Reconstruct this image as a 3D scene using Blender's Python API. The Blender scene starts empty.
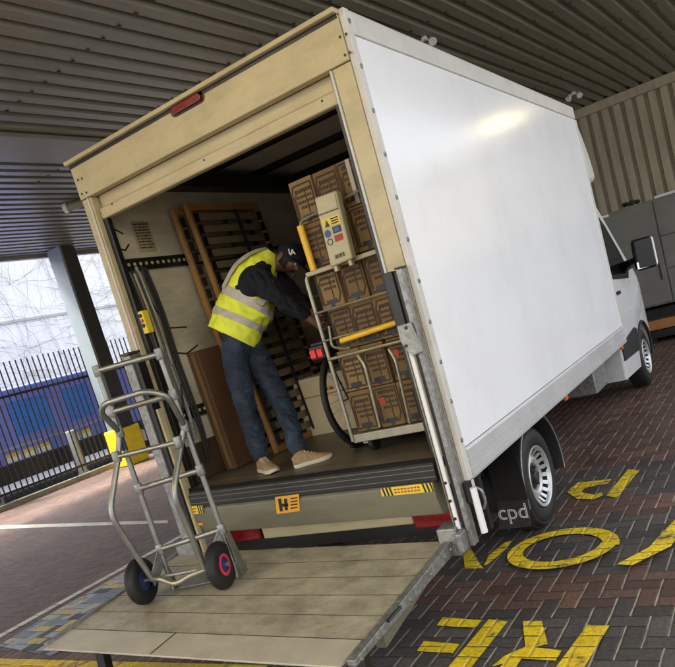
import bpy, bmesh, math, random
from mathutils import Vector as V, Matrix
from mathutils import noise as mnoise
random.seed(7)
S = bpy.context.scene
COL = S.collection
PI = math.pi

# ------------------------------------------------------------------ camera
R = ((0.8332731847407439, 0.4814745187395517, -0.2717316459239429),
     (-0.1580911281665938, -0.2634691483284185, -0.9516255582287134),
     (-0.5297763629938879, 0.8359224220486096, -0.1434249264575492))
RX, RD, RF = V(R[0]), V(R[1]), V(R[2])
CAM = V((1.608080151117512, -3.297398684188792, 1.68309505350913))
FOC, PCX, PCY = 716.354, 373.1775, 425.8268
cd = bpy.data.cameras.new('camera')
co = bpy.data.objects.new('camera', cd)
COL.objects.link(co)
m3 = Matrix((RX, -RD, -RF)).transposed()
co.matrix_world = Matrix.Translation(CAM) @ m3.to_4x4()
cd.sensor_fit = 'HORIZONTAL'
cd.sensor_width = 36.0
cd.lens = 36.0 * FOC / 675.0
cd.shift_x = (337.5 - PCX) / 675.0
cd.shift_y = (PCY - 333.5) / 675.0
cd.clip_start, cd.clip_end = 0.05, 400
S.camera = co


def ray(u, v):
    return RX * ((u - PCX) / FOC) + RD * ((v - PCY) / FOC) + RF


def P(u, v, ax, val):            # measured point on a plane of the place
    d = ray(u, v)
    i = 'xyz'.index(ax)
    return CAM + d * ((val - CAM[i]) / d[i])


def D(u, v, dep):                # measured point at a distance
    return CAM + ray(u, v) * dep


def onp(u, v, p0, n):
    d = ray(u, v)
    return CAM + d * ((p0 - CAM).dot(n) / d.dot(n))


# ------------------------------------------------------------------ materials
def newmat(name):
    m = bpy.data.materials.new(name)
    m.use_nodes = True
    nt = m.node_tree
    return m, nt, nt.nodes['Principled BSDF']


def nd(nt, typ, **kw):
    n = nt.nodes.new(typ)
    for k, v in kw.items():
        if k.startswith('i_'):
            n.inputs[int(k[2:]) if k[2:].isdigit() else k[2:]].default_value = v
        else:
            setattr(n, k, v)
    return n


def math_(nt, op, a, b=None, c=None):
    n = nt.nodes.new('ShaderNodeMath')
    n.operation = op
    for i, x in enumerate((a, b, c)):
        if x is None:
            continue
        if isinstance(x, (int, float)):
            n.inputs[i].default_value = x
        else:
            nt.links.new(x, n.inputs[i])
    return n.outputs[0]


def mixc(nt, fac, a, b, mode='MIX'):
    n = nt.nodes.new('ShaderNodeMix')
    n.data_type = 'RGBA'
    n.blend_type = mode
    for sock, x in ((n.inputs[0], fac), (n.inputs[6], a), (n.inputs[7], b)):
        if isinstance(x, (int, float)):
            sock.default_value = x
        elif isinstance(x, tuple):
            sock.default_value = x if len(x) == 4 else (*x, 1)
        else:
            nt.links.new(x, sock)
    return n.outputs[2]


def ramp(nt, fac, stops, interp='LINEAR'):
    n = nt.nodes.new('ShaderNodeValToRGB')
    n.color_ramp.interpolation = interp
    e = n.color_ramp.elements
    while len(e) < len(stops):
        e.new(0.5)
    for el, (p, c) in zip(e, stops):
        el.position = p
        el.color = c if len(c) == 4 else (*c, 1)
    nt.links.new(fac, n.inputs[0])
    return n.outputs[0]


def M(name, col, rough=0.5, metal=0.0, var=0.15, scale=6.0, dirt=None, dirt_amt=0.5, dirt_scale=2.5,
      stretch=(1, 1, 1), bump=0.0, bscale=60.0, coat=0.0, emit=None, estr=0.0, rvar=0.1, trans=0.0, grain=0.05, scratch=None, sc_amt=0.5, sc_str=(1.5, 45, 45), sc_thr=0.66):
    m, nt, b = newmat(name)
    tc = nd(nt, 'ShaderNodeTexCoord')
    mp = nd(nt, 'ShaderNodeMapping')
    mp.inputs['Scale'].default_value = stretch
    nt.links.new(tc.outputs['Object'], mp.inputs[0])
    n1 = nd(nt, 'ShaderNodeTexNoise', i_Scale=scale, i_Detail=6.0, i_Roughness=0.6)
    nt.links.new(mp.outputs[0], n1.inputs['Vector'])
    dk = tuple(c * (1 - var) for c in col)
    lt = tuple(min(1, c * (1 + var)) for c in col)
    c = ramp(nt, n1.outputs[0], [(0.3, dk), (0.7, lt)])
    if dirt:
        n2 = nd(nt, 'ShaderNodeTexNoise', i_Scale=dirt_scale, i_Detail=9.0, i_Roughness=0.7)
        nt.links.new(mp.outputs[0], n2.inputs['Vector'])
        f = ramp(nt, n2.outputs[0], [(0.45, (0, 0, 0)), (0.75, (dirt_amt,) * 3)])
        c = mixc(nt, f, c, dirt)
    if grain:
        n4 = nd(nt, 'ShaderNodeTexNoise', i_Scale=130.0, i_Detail=4.0)
        nt.links.new(tc.outputs['Object'], n4.inputs['Vector'])
        c = mixc(nt, 1.0, c, ramp(nt, n4.outputs[0], [(0.3, (1 - grain,) * 3), (0.7, (1 + grain,) * 3)]), 'MULTIPLY')
    if scratch:
        mp2 = nd(nt, 'ShaderNodeMapping')
        mp2.inputs['Scale'].default_value = sc_str
        mp2.inputs['Rotation'].default_value = (0.1, 0.15, 0.2)
        nt.links.new(tc.outputs['Object'], mp2.inputs[0])
        n5 = nd(nt, 'ShaderNodeTexNoise', i_Scale=2.2, i_Detail=8.0, i_Roughness=0.7, i_Distortion=0.4)
        nt.links.new(mp2.outputs[0], n5.inputs['Vector'])
        c = mixc(nt, ramp(nt, n5.outputs[0], [(sc_thr - .05, (0, 0, 0)), (sc_thr + .05, (sc_amt,) * 3)]), c, scratch)
    nt.links.new(c, b.inputs['Base Color'])
    rr = math_(nt, 'MULTIPLY_ADD', n1.outputs[0], rvar * 2, rough - rvar)
    nt.links.new(rr, b.inputs['Roughness'])
    b.inputs['Metallic'].default_value = metal
    b.inputs['Coat Weight'].default_value = coat
    b.inputs['Coat Roughness'].default_value = 0.1
    if trans:
        b.inputs['Transmission Weight'].default_value = trans
    if bump:
        n3 = nd(nt, 'ShaderNodeTexNoise', i_Scale=bscale, i_Detail=5.0)
        nt.links.new(mp.outputs[0], n3.inputs['Vector'])
        bp = nd(nt, 'ShaderNodeBump', i_Strength=bump, i_Distance=0.01)
        nt.links.new(n3.outputs[0], bp.inputs['Height'])
        nt.links.new(bp.outputs[0], b.inputs['Normal'])
    if emit:
        b.inputs['Emission Color'].default_value = (*emit, 1)
        b.inputs['Emission Strength'].default_value = estr
    return m


MT = {}
CREAM = (0.52, 0.44, 0.245)
MT['cream'] = M('cream painted steel', CREAM, 0.4, var=0.07, scale=3, dirt=(0.22, 0.165, 0.07), dirt_amt=0.5, dirt_scale=2.2, stretch=(1, 1, 2.5), scratch=(.2, .14, .06), sc_amt=.55, sc_str=(6, 6, 9), sc_thr=.70)
MT['trim'] = M('white aluminium trim', (0.62, 0.60, 0.54), 0.4, var=0.06, dirt=(0.35, 0.3, 0.22), dirt_amt=0.35)
MT['panel'] = M('white gloss box panel', (0.87, 0.87, 0.86), 0.165, var=0.012, scale=1.2, dirt=(0.6, 0.6, 0.57), dirt_amt=0.30, dirt_scale=1.6, rvar=0.02, grain=.015, scratch=(.5, .49, .46), sc_amt=.35, sc_str=(1, .6, 9), sc_thr=.71)
MT['panel'].node_tree.nodes['Principled BSDF'].inputs['Specular IOR Level'].default_value = 0.22
MT['skirt'] = M('ribbed aluminium skirt', (0.58, 0.58, 0.56), 0.42, metal=0.25, var=0.05, dirt=(0.3, 0.29, 0.27), dirt_amt=0.35)
MT['inner'] = M('scuffed inner wall', (0.54, 0.48, 0.335), 0.6, var=0.1, scale=2.5, dirt=(0.13, 0.10, 0.06), dirt_amt=0.6, dirt_scale=2.2, stretch=(1, .6, 2))
MT['innerroof'] = M('inner roof skin', (0.85, 0.81, 0.68), 0.5, var=0.08)
MT['bulk'] = M('inner bulkhead ply', (0.32, 0.27, 0.16), 0.6, var=0.12)
MT['floor'] = M('worn phenolic floor', (0.11, 0.085, 0.055), 0.42, var=0.35, scale=9, dirt=(0.22, 0.18, 0.12), dirt_amt=0.6, dirt_scale=5, stretch=(.5, 3, 1), bump=.2)
MT['black'] = M('black steel', (0.009, 0.0085, 0.008), 0.4, var=0.2)
MT['rubber'] = M('black rubber', (0.008, 0.008, 0.008), 0.65, var=0.25, scale=20, dirt=(0.03, 0.025, 0.02), dirt_amt=0.5, dirt_scale=6)
MT['galv'] = M('galvanised steel', (0.30, 0.30, 0.28), 0.5, metal=0.7, var=0.4, scale=35, dirt=(0.15, 0.14, 0.12), dirt_amt=0.5, dirt_scale=8)
MT['alu'] = M('dull aluminium tube', (0.30, 0.295, 0.265), 0.4, metal=0.75, var=0.15, scale=18, dirt=(0.2, 0.19, 0.16), dirt_amt=0.5, dirt_scale=7)
MT['zinc'] = M('zinc plated wire', (0.34, 0.315, 0.235), 0.38, metal=0.7, var=0.15, scale=20)
MT['plat'] = M('scuffed aluminium plank', (0.43, 0.385, 0.27), 0.45, metal=0.2, var=0.22, scale=8, dirt=(0.15, 0.12, 0.07), dirt_amt=0.75, dirt_scale=5, scratch=(.09, .07, .045), sc_amt=.6, sc_str=(9, 20, 10), sc_thr=.66, stretch=(.9, 1.3, 1), bump=.18, bscale=45)
MT['lip'] = M('pale aluminium tip', (0.52, 0.475, 0.35), 0.4, metal=0.2, var=0.1, scale=7, dirt=(0.3, 0.25, 0.17), dirt_amt=0.4, dirt_scale=5)
MT['sill'] = M('olive tan sill beam', (0.16, 0.15, 0.10), 0.45, scratch=(.07, .06, .04), sc_amt=.7, sc_str=(2, 12, 22), sc_thr=.65, var=0.12, scale=5, dirt=(0.09, 0.08, 0.05), dirt_amt=0.6, dirt_scale=3.5, stretch=(.6, 2, 2))
MT['red'] = M('red lens', (0.20, 0.008, 0.008), 0.2, var=0.2, scale=30, coat=.5)
MT['orange'] = M('orange lens', (0.75, 0.16, 0.02), 0.25, var=0.1)
MT['osticker'] = M('orange sticker', (0.72, 0.34, 0.03), 0.4, var=0.1)
MT['yellowp'] = M('yellow powder coat', (0.80, 0.46, 0.02), 0.4, var=0.08, scale=20)
MT['guard'] = M('yellow column guard', (0.78, 0.60, 0.02), 0.5, var=0.1, dirt=(0.3, 0.22, 0.05), dirt_amt=.4)
MT['white'] = M('white paint', (0.78, 0.78, 0.76), 0.3, var=0.02, coat=.25)
MT['vanwhite'] = M('white van paint', (0.80, 0.80, 0.78), 0.22, var=0.015, coat=.5, dirt=(0.6, 0.59, 0.55), dirt_amt=.2)
MT['grey_plastic'] = M('grey plastic', (0.02, 0.02, 0.021), 0.5, var=0.12)
MT['rim'] = M('silver wheel steel', (0.56, 0.56, 0.55), 0.35, metal=0.5, var=0.08, dirt=(0.2, 0.18, 0.15), dirt_amt=.4)
MT['glass'] = M('dark window glass', (0.006, 0.007, 0.008), 0.08, var=0.1)
MT['glass'].node_tree.nodes['Principled BSDF'].inputs['Specular IOR Level'].default_value = 0.12
MT['mirror'] = M('mirror glass', (0.7, 0.7, 0.7), 0.03, metal=1, var=0.02, rvar=.01)
MT['card'] = M('brown cardboard', (0.205, 0.125, 0.036), 0.75, var=0.12, scale=5, dirt=(0.2, 0.12, 0.05), dirt_amt=.35)
MT['card_b'] = M('brown cardboard, paler', (0.24, 0.15, 0.048), 0.75, var=0.14, scale=5, dirt=(0.16, 0.1, 0.04), dirt_amt=.45)
MT['card_c'] = M('brown cardboard, darker', (0.165, 0.098, 0.028), 0.75, var=0.14, scale=5, dirt=(0.12, 0.07, 0.03), dirt_amt=.45)
MT['card2'] = M('darker cardboard', (0.11, 0.052, 0.021), 0.75, var=0.12, scale=4)
MT['cardw'] = M('pale cardboard', (0.74, 0.63, 0.41), 0.7, var=0.06, scale=4)
MT['print'] = M('dark box print', (0.04, 0.018, 0.008), 0.7, var=0.2)
MT['redprint'] = M('red print', (0.42, 0.06, 0.03), 0.7, var=0.2)
MT['tape'] = M('pale packing tape', (0.33, 0.28, 0.17), 0.25, var=0.1)
MT['pine'] = M('varnished pine', (0.33, 0.17, 0.05), 0.45, var=0.2, scale=5, stretch=(8, 8, 1))
MT['slat'] = M('birch slat', (0.20, 0.15, 0.08), 0.5, var=0.2, scale=5, stretch=(6, 1, 6))
MT['hivis'] = M('hi vis yellow fabric', (0.74, 0.79, 0.05), 0.75, var=0.1, scale=14, bump=.5, bscale=22, emit=(.6, .85, 0), estr=0.0)
MT['reflect'] = M('grey reflective tape', (0.46, 0.42, 0.34), 0.4, var=0.1, scale=30, bump=.3, bscale=25)
MT['navy'] = M('navy cotton', (0.0025, 0.003, 0.006), 0.9, var=0.3, bump=.5, bscale=24)
MT['denim'] = M('blue denim', (0.009, 0.017, 0.032), 0.85, var=0.6, scale=7, dirt=(0.05, 0.078, 0.115), dirt_amt=.75, dirt_scale=4, bump=.7, bscale=18)
MT['skin'] = M('brown skin', (0.13, 0.06, 0.033), 0.5, var=0.1, scale=12)
MT['shoe'] = M('tan knit shoe', (0.30, 0.20, 0.10), 0.8, var=0.3, scale=40, bump=.5, bscale=90)
MT['sole'] = M('off white sole', (0.55, 0.48, 0.35), 0.6, var=0.1)
MT['hair'] = M('black hair', (0.01, 0.009, 0.008), 0.8, var=0.3)
MT['logo'] = M('white embroidery', (0.75, 0.75, 0.75), 0.7, var=0.05)
MT['casew'] = M('cream plastic case', (0.46, 0.41, 0.235), 0.4, var=0.08, dirt=(0.25, 0.2, 0.1), dirt_amt=.5)
MT['bluep'] = M('blue print', (0.02, 0.05, 0.22), 0.4, var=0.1)
MT['inkb'] = M('black ink', (0.012, 0.012, 0.012), 0.5, var=0.1)
MT['yprint'] = M('yellow print', (0.75, 0.55, 0.03), 0.4, var=0.1)
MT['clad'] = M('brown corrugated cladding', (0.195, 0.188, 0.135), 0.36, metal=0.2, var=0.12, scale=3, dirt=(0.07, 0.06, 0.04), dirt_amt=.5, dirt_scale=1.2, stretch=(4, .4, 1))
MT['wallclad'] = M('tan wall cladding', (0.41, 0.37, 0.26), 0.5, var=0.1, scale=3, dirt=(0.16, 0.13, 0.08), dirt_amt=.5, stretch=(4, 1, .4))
MT['soffit'] = M('grey soffit plate', (0.20, 0.20, 0.155), 0.4, var=0.1, scale=2)
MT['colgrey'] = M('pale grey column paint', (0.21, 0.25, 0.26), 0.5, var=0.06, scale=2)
MT['colshade'] = M('shaded column side', (0.035, 0.033, 0.03), 0.5, var=0.15)
MT['cab'] = M('grey metal cabinet', (0.17, 0.163, 0.138), 0.45, var=0.08, scale=2, dirt=(0.06, 0.055, 0.045), dirt_amt=.4)
MT['plank'] = M('orange brown timber', (0.33, 0.14, 0.035), 0.6, var=0.3, scale=4, stretch=(1, 8, 8))
MT['bgwall'] = M('white profiled wall', (0.80, 0.81, 0.83), 0.6, var=0.05, scale=2, stretch=(1, 6, .3))
MT['twig'] = M('bare twig bark', (0.32, 0.29, 0.27), 0.8, var=0.3)
MT['fence'] = M('black fence steel', (0.012, 0.013, 0.018), 0.45, var=0.2)
MT['kerb'] = M('kerb stone', (0.30, 0.28, 0.22), 0.8, var=0.2, scale=8, dirt=(0.10, 0.09, 0.05), dirt_amt=.7)
MT['vanblue'] = M('blue van paint', (0.20, 0.25, 0.78), 0.3, var=0.04, coat=.4)
MT['vanglass'] = M('blue tinted glass', (0.07, 0.25, 0.85), 0.1, var=0.1)
MT['postblue'] = M('dark blue post', (0.02, 0.03, 0.10), 0.5, var=0.1)
MT['bollard'] = M('steel bollard', (0.42, 0.43, 0.42), 0.4, metal=.4, var=0.1)
MT['asphalt'] = M('asphalt', (0.11, 0.11, 0.115), 0.85, var=0.2, scale=30)
MT['lampbody'] = M('white lamp housing', (0.7, 0.7, 0.66), 0.4, var=0.03)
MT['tube'] = M('lit fluorescent tube', (0.9, 0.85, 0.6), 0.4, var=0, emit=(1.0, 0.78, 0.38), estr=38)
MT['strap'] = M('dark webbing strap', (0.02, 0.018, 0.017), 0.8, var=0.2)
MT['poster'] = M('faded paper notice', (0.36, 0.30, 0.17), 0.7, var=0.1)
MT['ply'] = M('brown ply kickboard', (0.06, 0.036, 0.02), 0.55, var=0.3, scale=5)
MT['tube_dim'] = M('dimmed lit fluorescent tube', (0.9, 0.85, 0.6), 0.4, var=0, emit=(1.0, 0.82, 0.45), estr=16)  # same tube with a weaker glow, to soften its reflection in the panel
MT['redhub'] = M('red plastic hub', (0.62, 0.03, 0.10), 0.4, var=0.1)
MT['bluehub'] = M('blue plastic hub', (0.02, 0.035, 0.12), 0.4, var=0.1)
MT['reflred'] = M('bright red rear lamp', (0.75, 0.02, 0.015), 0.2, var=0.1, emit=None)
MT['flap'] = M('dusty mudflap rubber', (0.022, 0.020, 0.018), 0.7, var=.2, dirt=(.05, .042, .034), dirt_amt=.6, dirt_scale=6)
MT['rag'] = M('dark crumpled cloth', (0.02, 0.018, 0.016), 0.9, var=0.3)


def herring(nt, x, y):
    """herringbone block paving in cells of 0.1 m: returns dx, dy (distance to joints), brick id vector"""
    i = math_(nt, 'FLOOR', x)
    j = math_(nt, 'FLOOR', y)
    fx = math_(nt, 'SUBTRACT', x, i)
    fy = math_(nt, 'SUBTRACT', y, j)
    k = math_(nt, 'FLOORED_MODULO', math_(nt, 'SUBTRACT', i, j), 4.0)
    is1 = math_(nt, 'COMPARE', k, 1.0, 0.25)
    is2 = math_(nt, 'COMPARE', k, 2.0, 0.25)
    vert = math_(nt, 'GREATER_THAN', k, 1.5)
    u = math_(nt, 'ADD', fx, is1)
    v = math_(nt, 'ADD', fy, is2)
    lx = math_(nt, 'SUBTRACT', 2.0, vert)
    ly = math_(nt, 'ADD', 1.0, vert)
    dx = math_(nt, 'MINIMUM', u, math_(nt, 'SUBTRACT', lx, u))
    dy = math_(nt, 'MINIMUM', v, math_(nt, 'SUBTRACT', ly, v))
    ix = math_(nt, 'SUBTRACT', i, is1)
    iy = math_(nt, 'SUBTRACT', j, is2)
    cmb = nt.nodes.new('ShaderNodeCombineXYZ')
    nt.links.new(ix, cmb.inputs[0])
    nt.links.new(iy, cmb.inputs[1])
    nt.links.new(vert, cmb.inputs[2])
    return dx, dy, cmb.outputs[0], ix, iy


def paving(kind):
    m, nt, b = newmat({'brick': 'block paving', 'yellow': 'worn yellow paint on blocks', 'white': 'white line paint on blocks',
                       'patch': 'blue white yellow painted blocks'}[kind])
    geo = nd(nt, 'ShaderNodeNewGeometry')
    sep = nd(nt, 'ShaderNodeSeparateXYZ')
    nt.links.new(geo.outputs['Position'], sep.inputs[0])
    wob = nd(nt, 'ShaderNodeTexNoise', i_Scale=4.0, i_Detail=3.0)
    nt.links.new(geo.outputs['Position'], wob.inputs['Vector'])
    w = math_(nt, 'MULTIPLY_ADD', wob.outputs[0], 0.16, -0.08)
    x = math_(nt, 'ADD', math_(nt, 'MULTIPLY', sep.outputs[0], 10.3), w)
    y = math_(nt, 'ADD', math_(nt, 'MULTIPLY', sep.outputs[1], 10.3), w)
    dx, dy, bid, ix, iy = herring(nt, x, y)
    jw = nd(nt, 'ShaderNodeTexNoise', i_Scale=9.0, i_Detail=4.0)
    nt.links.new(geo.outputs['Position'], jw.inputs['Vector'])
    jx = math_(nt, 'LESS_THAN', dx, math_(nt, 'MULTIPLY_ADD', jw.outputs[0], 0.10, -0.008))
    jy = math_(nt, 'LESS_THAN', dy, math_(nt, 'MULTIPLY_ADD', jw.outputs[0], 0.08, -0.002))
    wn = nd(nt, 'ShaderNodeTexWhiteNoise')
    nt.links.new(bid, wn.inputs['Vector'])
    fine = nd(nt, 'ShaderNodeTexNoise', i_Scale=55.0, i_Detail=5.0)
    nt.links.new(geo.outputs['Position'], fine.inputs['Vector'])
    big = nd(nt, 'ShaderNodeTexNoise', i_Scale=0.8, i_Detail=6.0, i_Roughness=0.65)
    nt.links.new(geo.outputs['Position'], big.inputs['Vector'])
    red = ramp(nt, wn.outputs['Value'], [(0, (0.086, 0.047, 0.035)), (0.5, (0.118, 0.065, 0.048)), (0.85, (0.138, 0.081, 0.060)), (1, (0.18, 0.088, 0.056))])
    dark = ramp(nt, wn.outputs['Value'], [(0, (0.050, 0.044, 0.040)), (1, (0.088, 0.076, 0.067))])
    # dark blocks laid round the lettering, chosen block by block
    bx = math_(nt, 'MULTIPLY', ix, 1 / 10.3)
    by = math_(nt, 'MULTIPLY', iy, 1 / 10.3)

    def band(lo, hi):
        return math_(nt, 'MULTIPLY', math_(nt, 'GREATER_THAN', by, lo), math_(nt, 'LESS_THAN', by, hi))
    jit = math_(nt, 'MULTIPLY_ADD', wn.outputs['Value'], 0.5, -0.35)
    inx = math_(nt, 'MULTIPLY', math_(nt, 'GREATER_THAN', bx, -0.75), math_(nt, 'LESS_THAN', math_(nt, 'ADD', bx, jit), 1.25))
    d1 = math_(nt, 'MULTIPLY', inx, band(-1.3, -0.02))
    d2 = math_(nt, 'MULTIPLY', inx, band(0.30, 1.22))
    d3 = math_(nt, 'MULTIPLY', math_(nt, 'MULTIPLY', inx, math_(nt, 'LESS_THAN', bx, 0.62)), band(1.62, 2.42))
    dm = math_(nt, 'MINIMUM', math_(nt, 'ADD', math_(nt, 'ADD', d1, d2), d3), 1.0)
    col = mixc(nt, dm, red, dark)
    g = ramp(nt, fine.outputs[0], [(0.25, (0.5,) * 3), (0.75, (1.45,) * 3)])
    col = mixc(nt, 1.0, col, g, 'MULTIPLY')
    g2 = ramp(nt, big.outputs[0], [(0.3, (0.7,) * 3), (0.7, (1.2,) * 3)])
    col = mixc(nt, 1.0, col, g2, 'MULTIPLY')
    jn = nd(nt, 'ShaderNodeTexNoise', i_Scale=2.2, i_Detail=3.0)
    nt.links.new(geo.outputs['Position'], jn.inputs['Vector'])
    sand = ramp(nt, jn.outputs[0], [(0.35, (0.17, 0.135, 0.10)), (0.6, (0.40, 0.34, 0.26))])
    joint_shade = (0.018, 0.015, 0.012)  # joints along X painted dark, as if hidden in shade between block edges
    rgh = math_(nt, 'MULTIPLY_ADD', fine.outputs[0], 0.3, 0.46)
    if kind == 'brick':
        col = mixc(nt, jy, col, joint_shade)
        col = mixc(nt, jx, col, sand)
    else:
        wear = nd(nt, 'ShaderNodeTexNoise', i_Scale=7.0, i_Detail=10.0, i_Roughness=0.75)
        nt.links.new(geo.outputs['Position'], wear.inputs['Vector'])
        lim = {'yellow': 0.60, 'white': 0.66, 'patch': 0.62}[kind]
        wv = math_(nt, 'ADD', wear.outputs[0], math_(nt, 'MULTIPLY_ADD', wn.outputs['Value'], 0.12, -0.06))
        wm = ramp(nt, wv, [(lim - 0.05, (0, 0, 0)), (lim + 0.05, (0.92,) * 3)])
        if kind == 'yellow':
            pc = ramp(nt, wn.outputs['Value'], [(0, (0.66, 0.46, 0.006)), (1, (0.86, 0.63, 0.012))])
        elif kind == 'white':
            pc = ramp(nt, wn.outputs['Value'], [(0, (0.62, 0.58, 0.50)), (1, (0.78, 0.75, 0.68))])
        else:
            pc = ramp(nt, wn.outputs['Value'], [(0, (0.20, 0.24, 0.32)), (0.34, (0.34, 0.37, 0.42)), (0.55, (0.58, 0.45, 0.14)), (0.72, (0.055, 0.06, 0.075)), (0.85, (0.5, 0.48, 0.42))], 'CONSTANT')
        pc = mixc(nt, 1.0, pc, ramp(nt, fine.outputs[0], [(0.3, (0.72,) * 3), (0.6, (1.08,) * 3)]), 'MULTIPLY')
        spk = nd(nt, 'ShaderNodeTexNoise', i_Scale=38.0, i_Detail=8.0, i_Roughness=0.8)
        nt.links.new(geo.outputs['Position'], spk.inputs['Vector'])
        wm = math_(nt, 'MAXIMUM', wm, ramp(nt, spk.outputs[0], [(0.60, (0, 0, 0)), (0.66, (0.8,) * 3)]))
        col = mixc(nt, wm, pc, col)
        col = mixc(nt, math_(nt, 'MULTIPLY', jy, 0.9), col, joint_shade)
        col = mixc(nt, math_(nt, 'MULTIPLY', jx, 0.55), col, mixc(nt, 0.5, pc, (0.5, 0.45, 0.3)))
    nt.links.new(col, b.inputs['Base Color'])
    nt.links.new(rgh, b.inputs['Roughness'])
    dmin = math_(nt, 'MINIMUM', dx, dy)
    h = nd(nt, 'ShaderNodeMapRange', i_1=0.0, i_2=0.14, i_3=0.0, i_4=1.0)
    nt.links.new(dmin, h.inputs[0])
    hh = math_(nt, 'ADD', math_(nt, 'MULTIPLY_ADD', wn.outputs['Value'], 0.35, h.outputs[0]), math_(nt, 'MULTIPLY', fine.outputs[0], 0.35))
    bp = nd(nt, 'ShaderNodeBump', i_Strength=0.8, i_Distance=0.006)
    nt.links.new(hh, bp.inputs['Height'])
    nt.links.new(bp.outputs[0], b.inputs['Normal'])
    return m


for k in ('brick', 'yellow', 'white', 'patch'):
    MT['pave_' + k] = paving(k)


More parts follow.
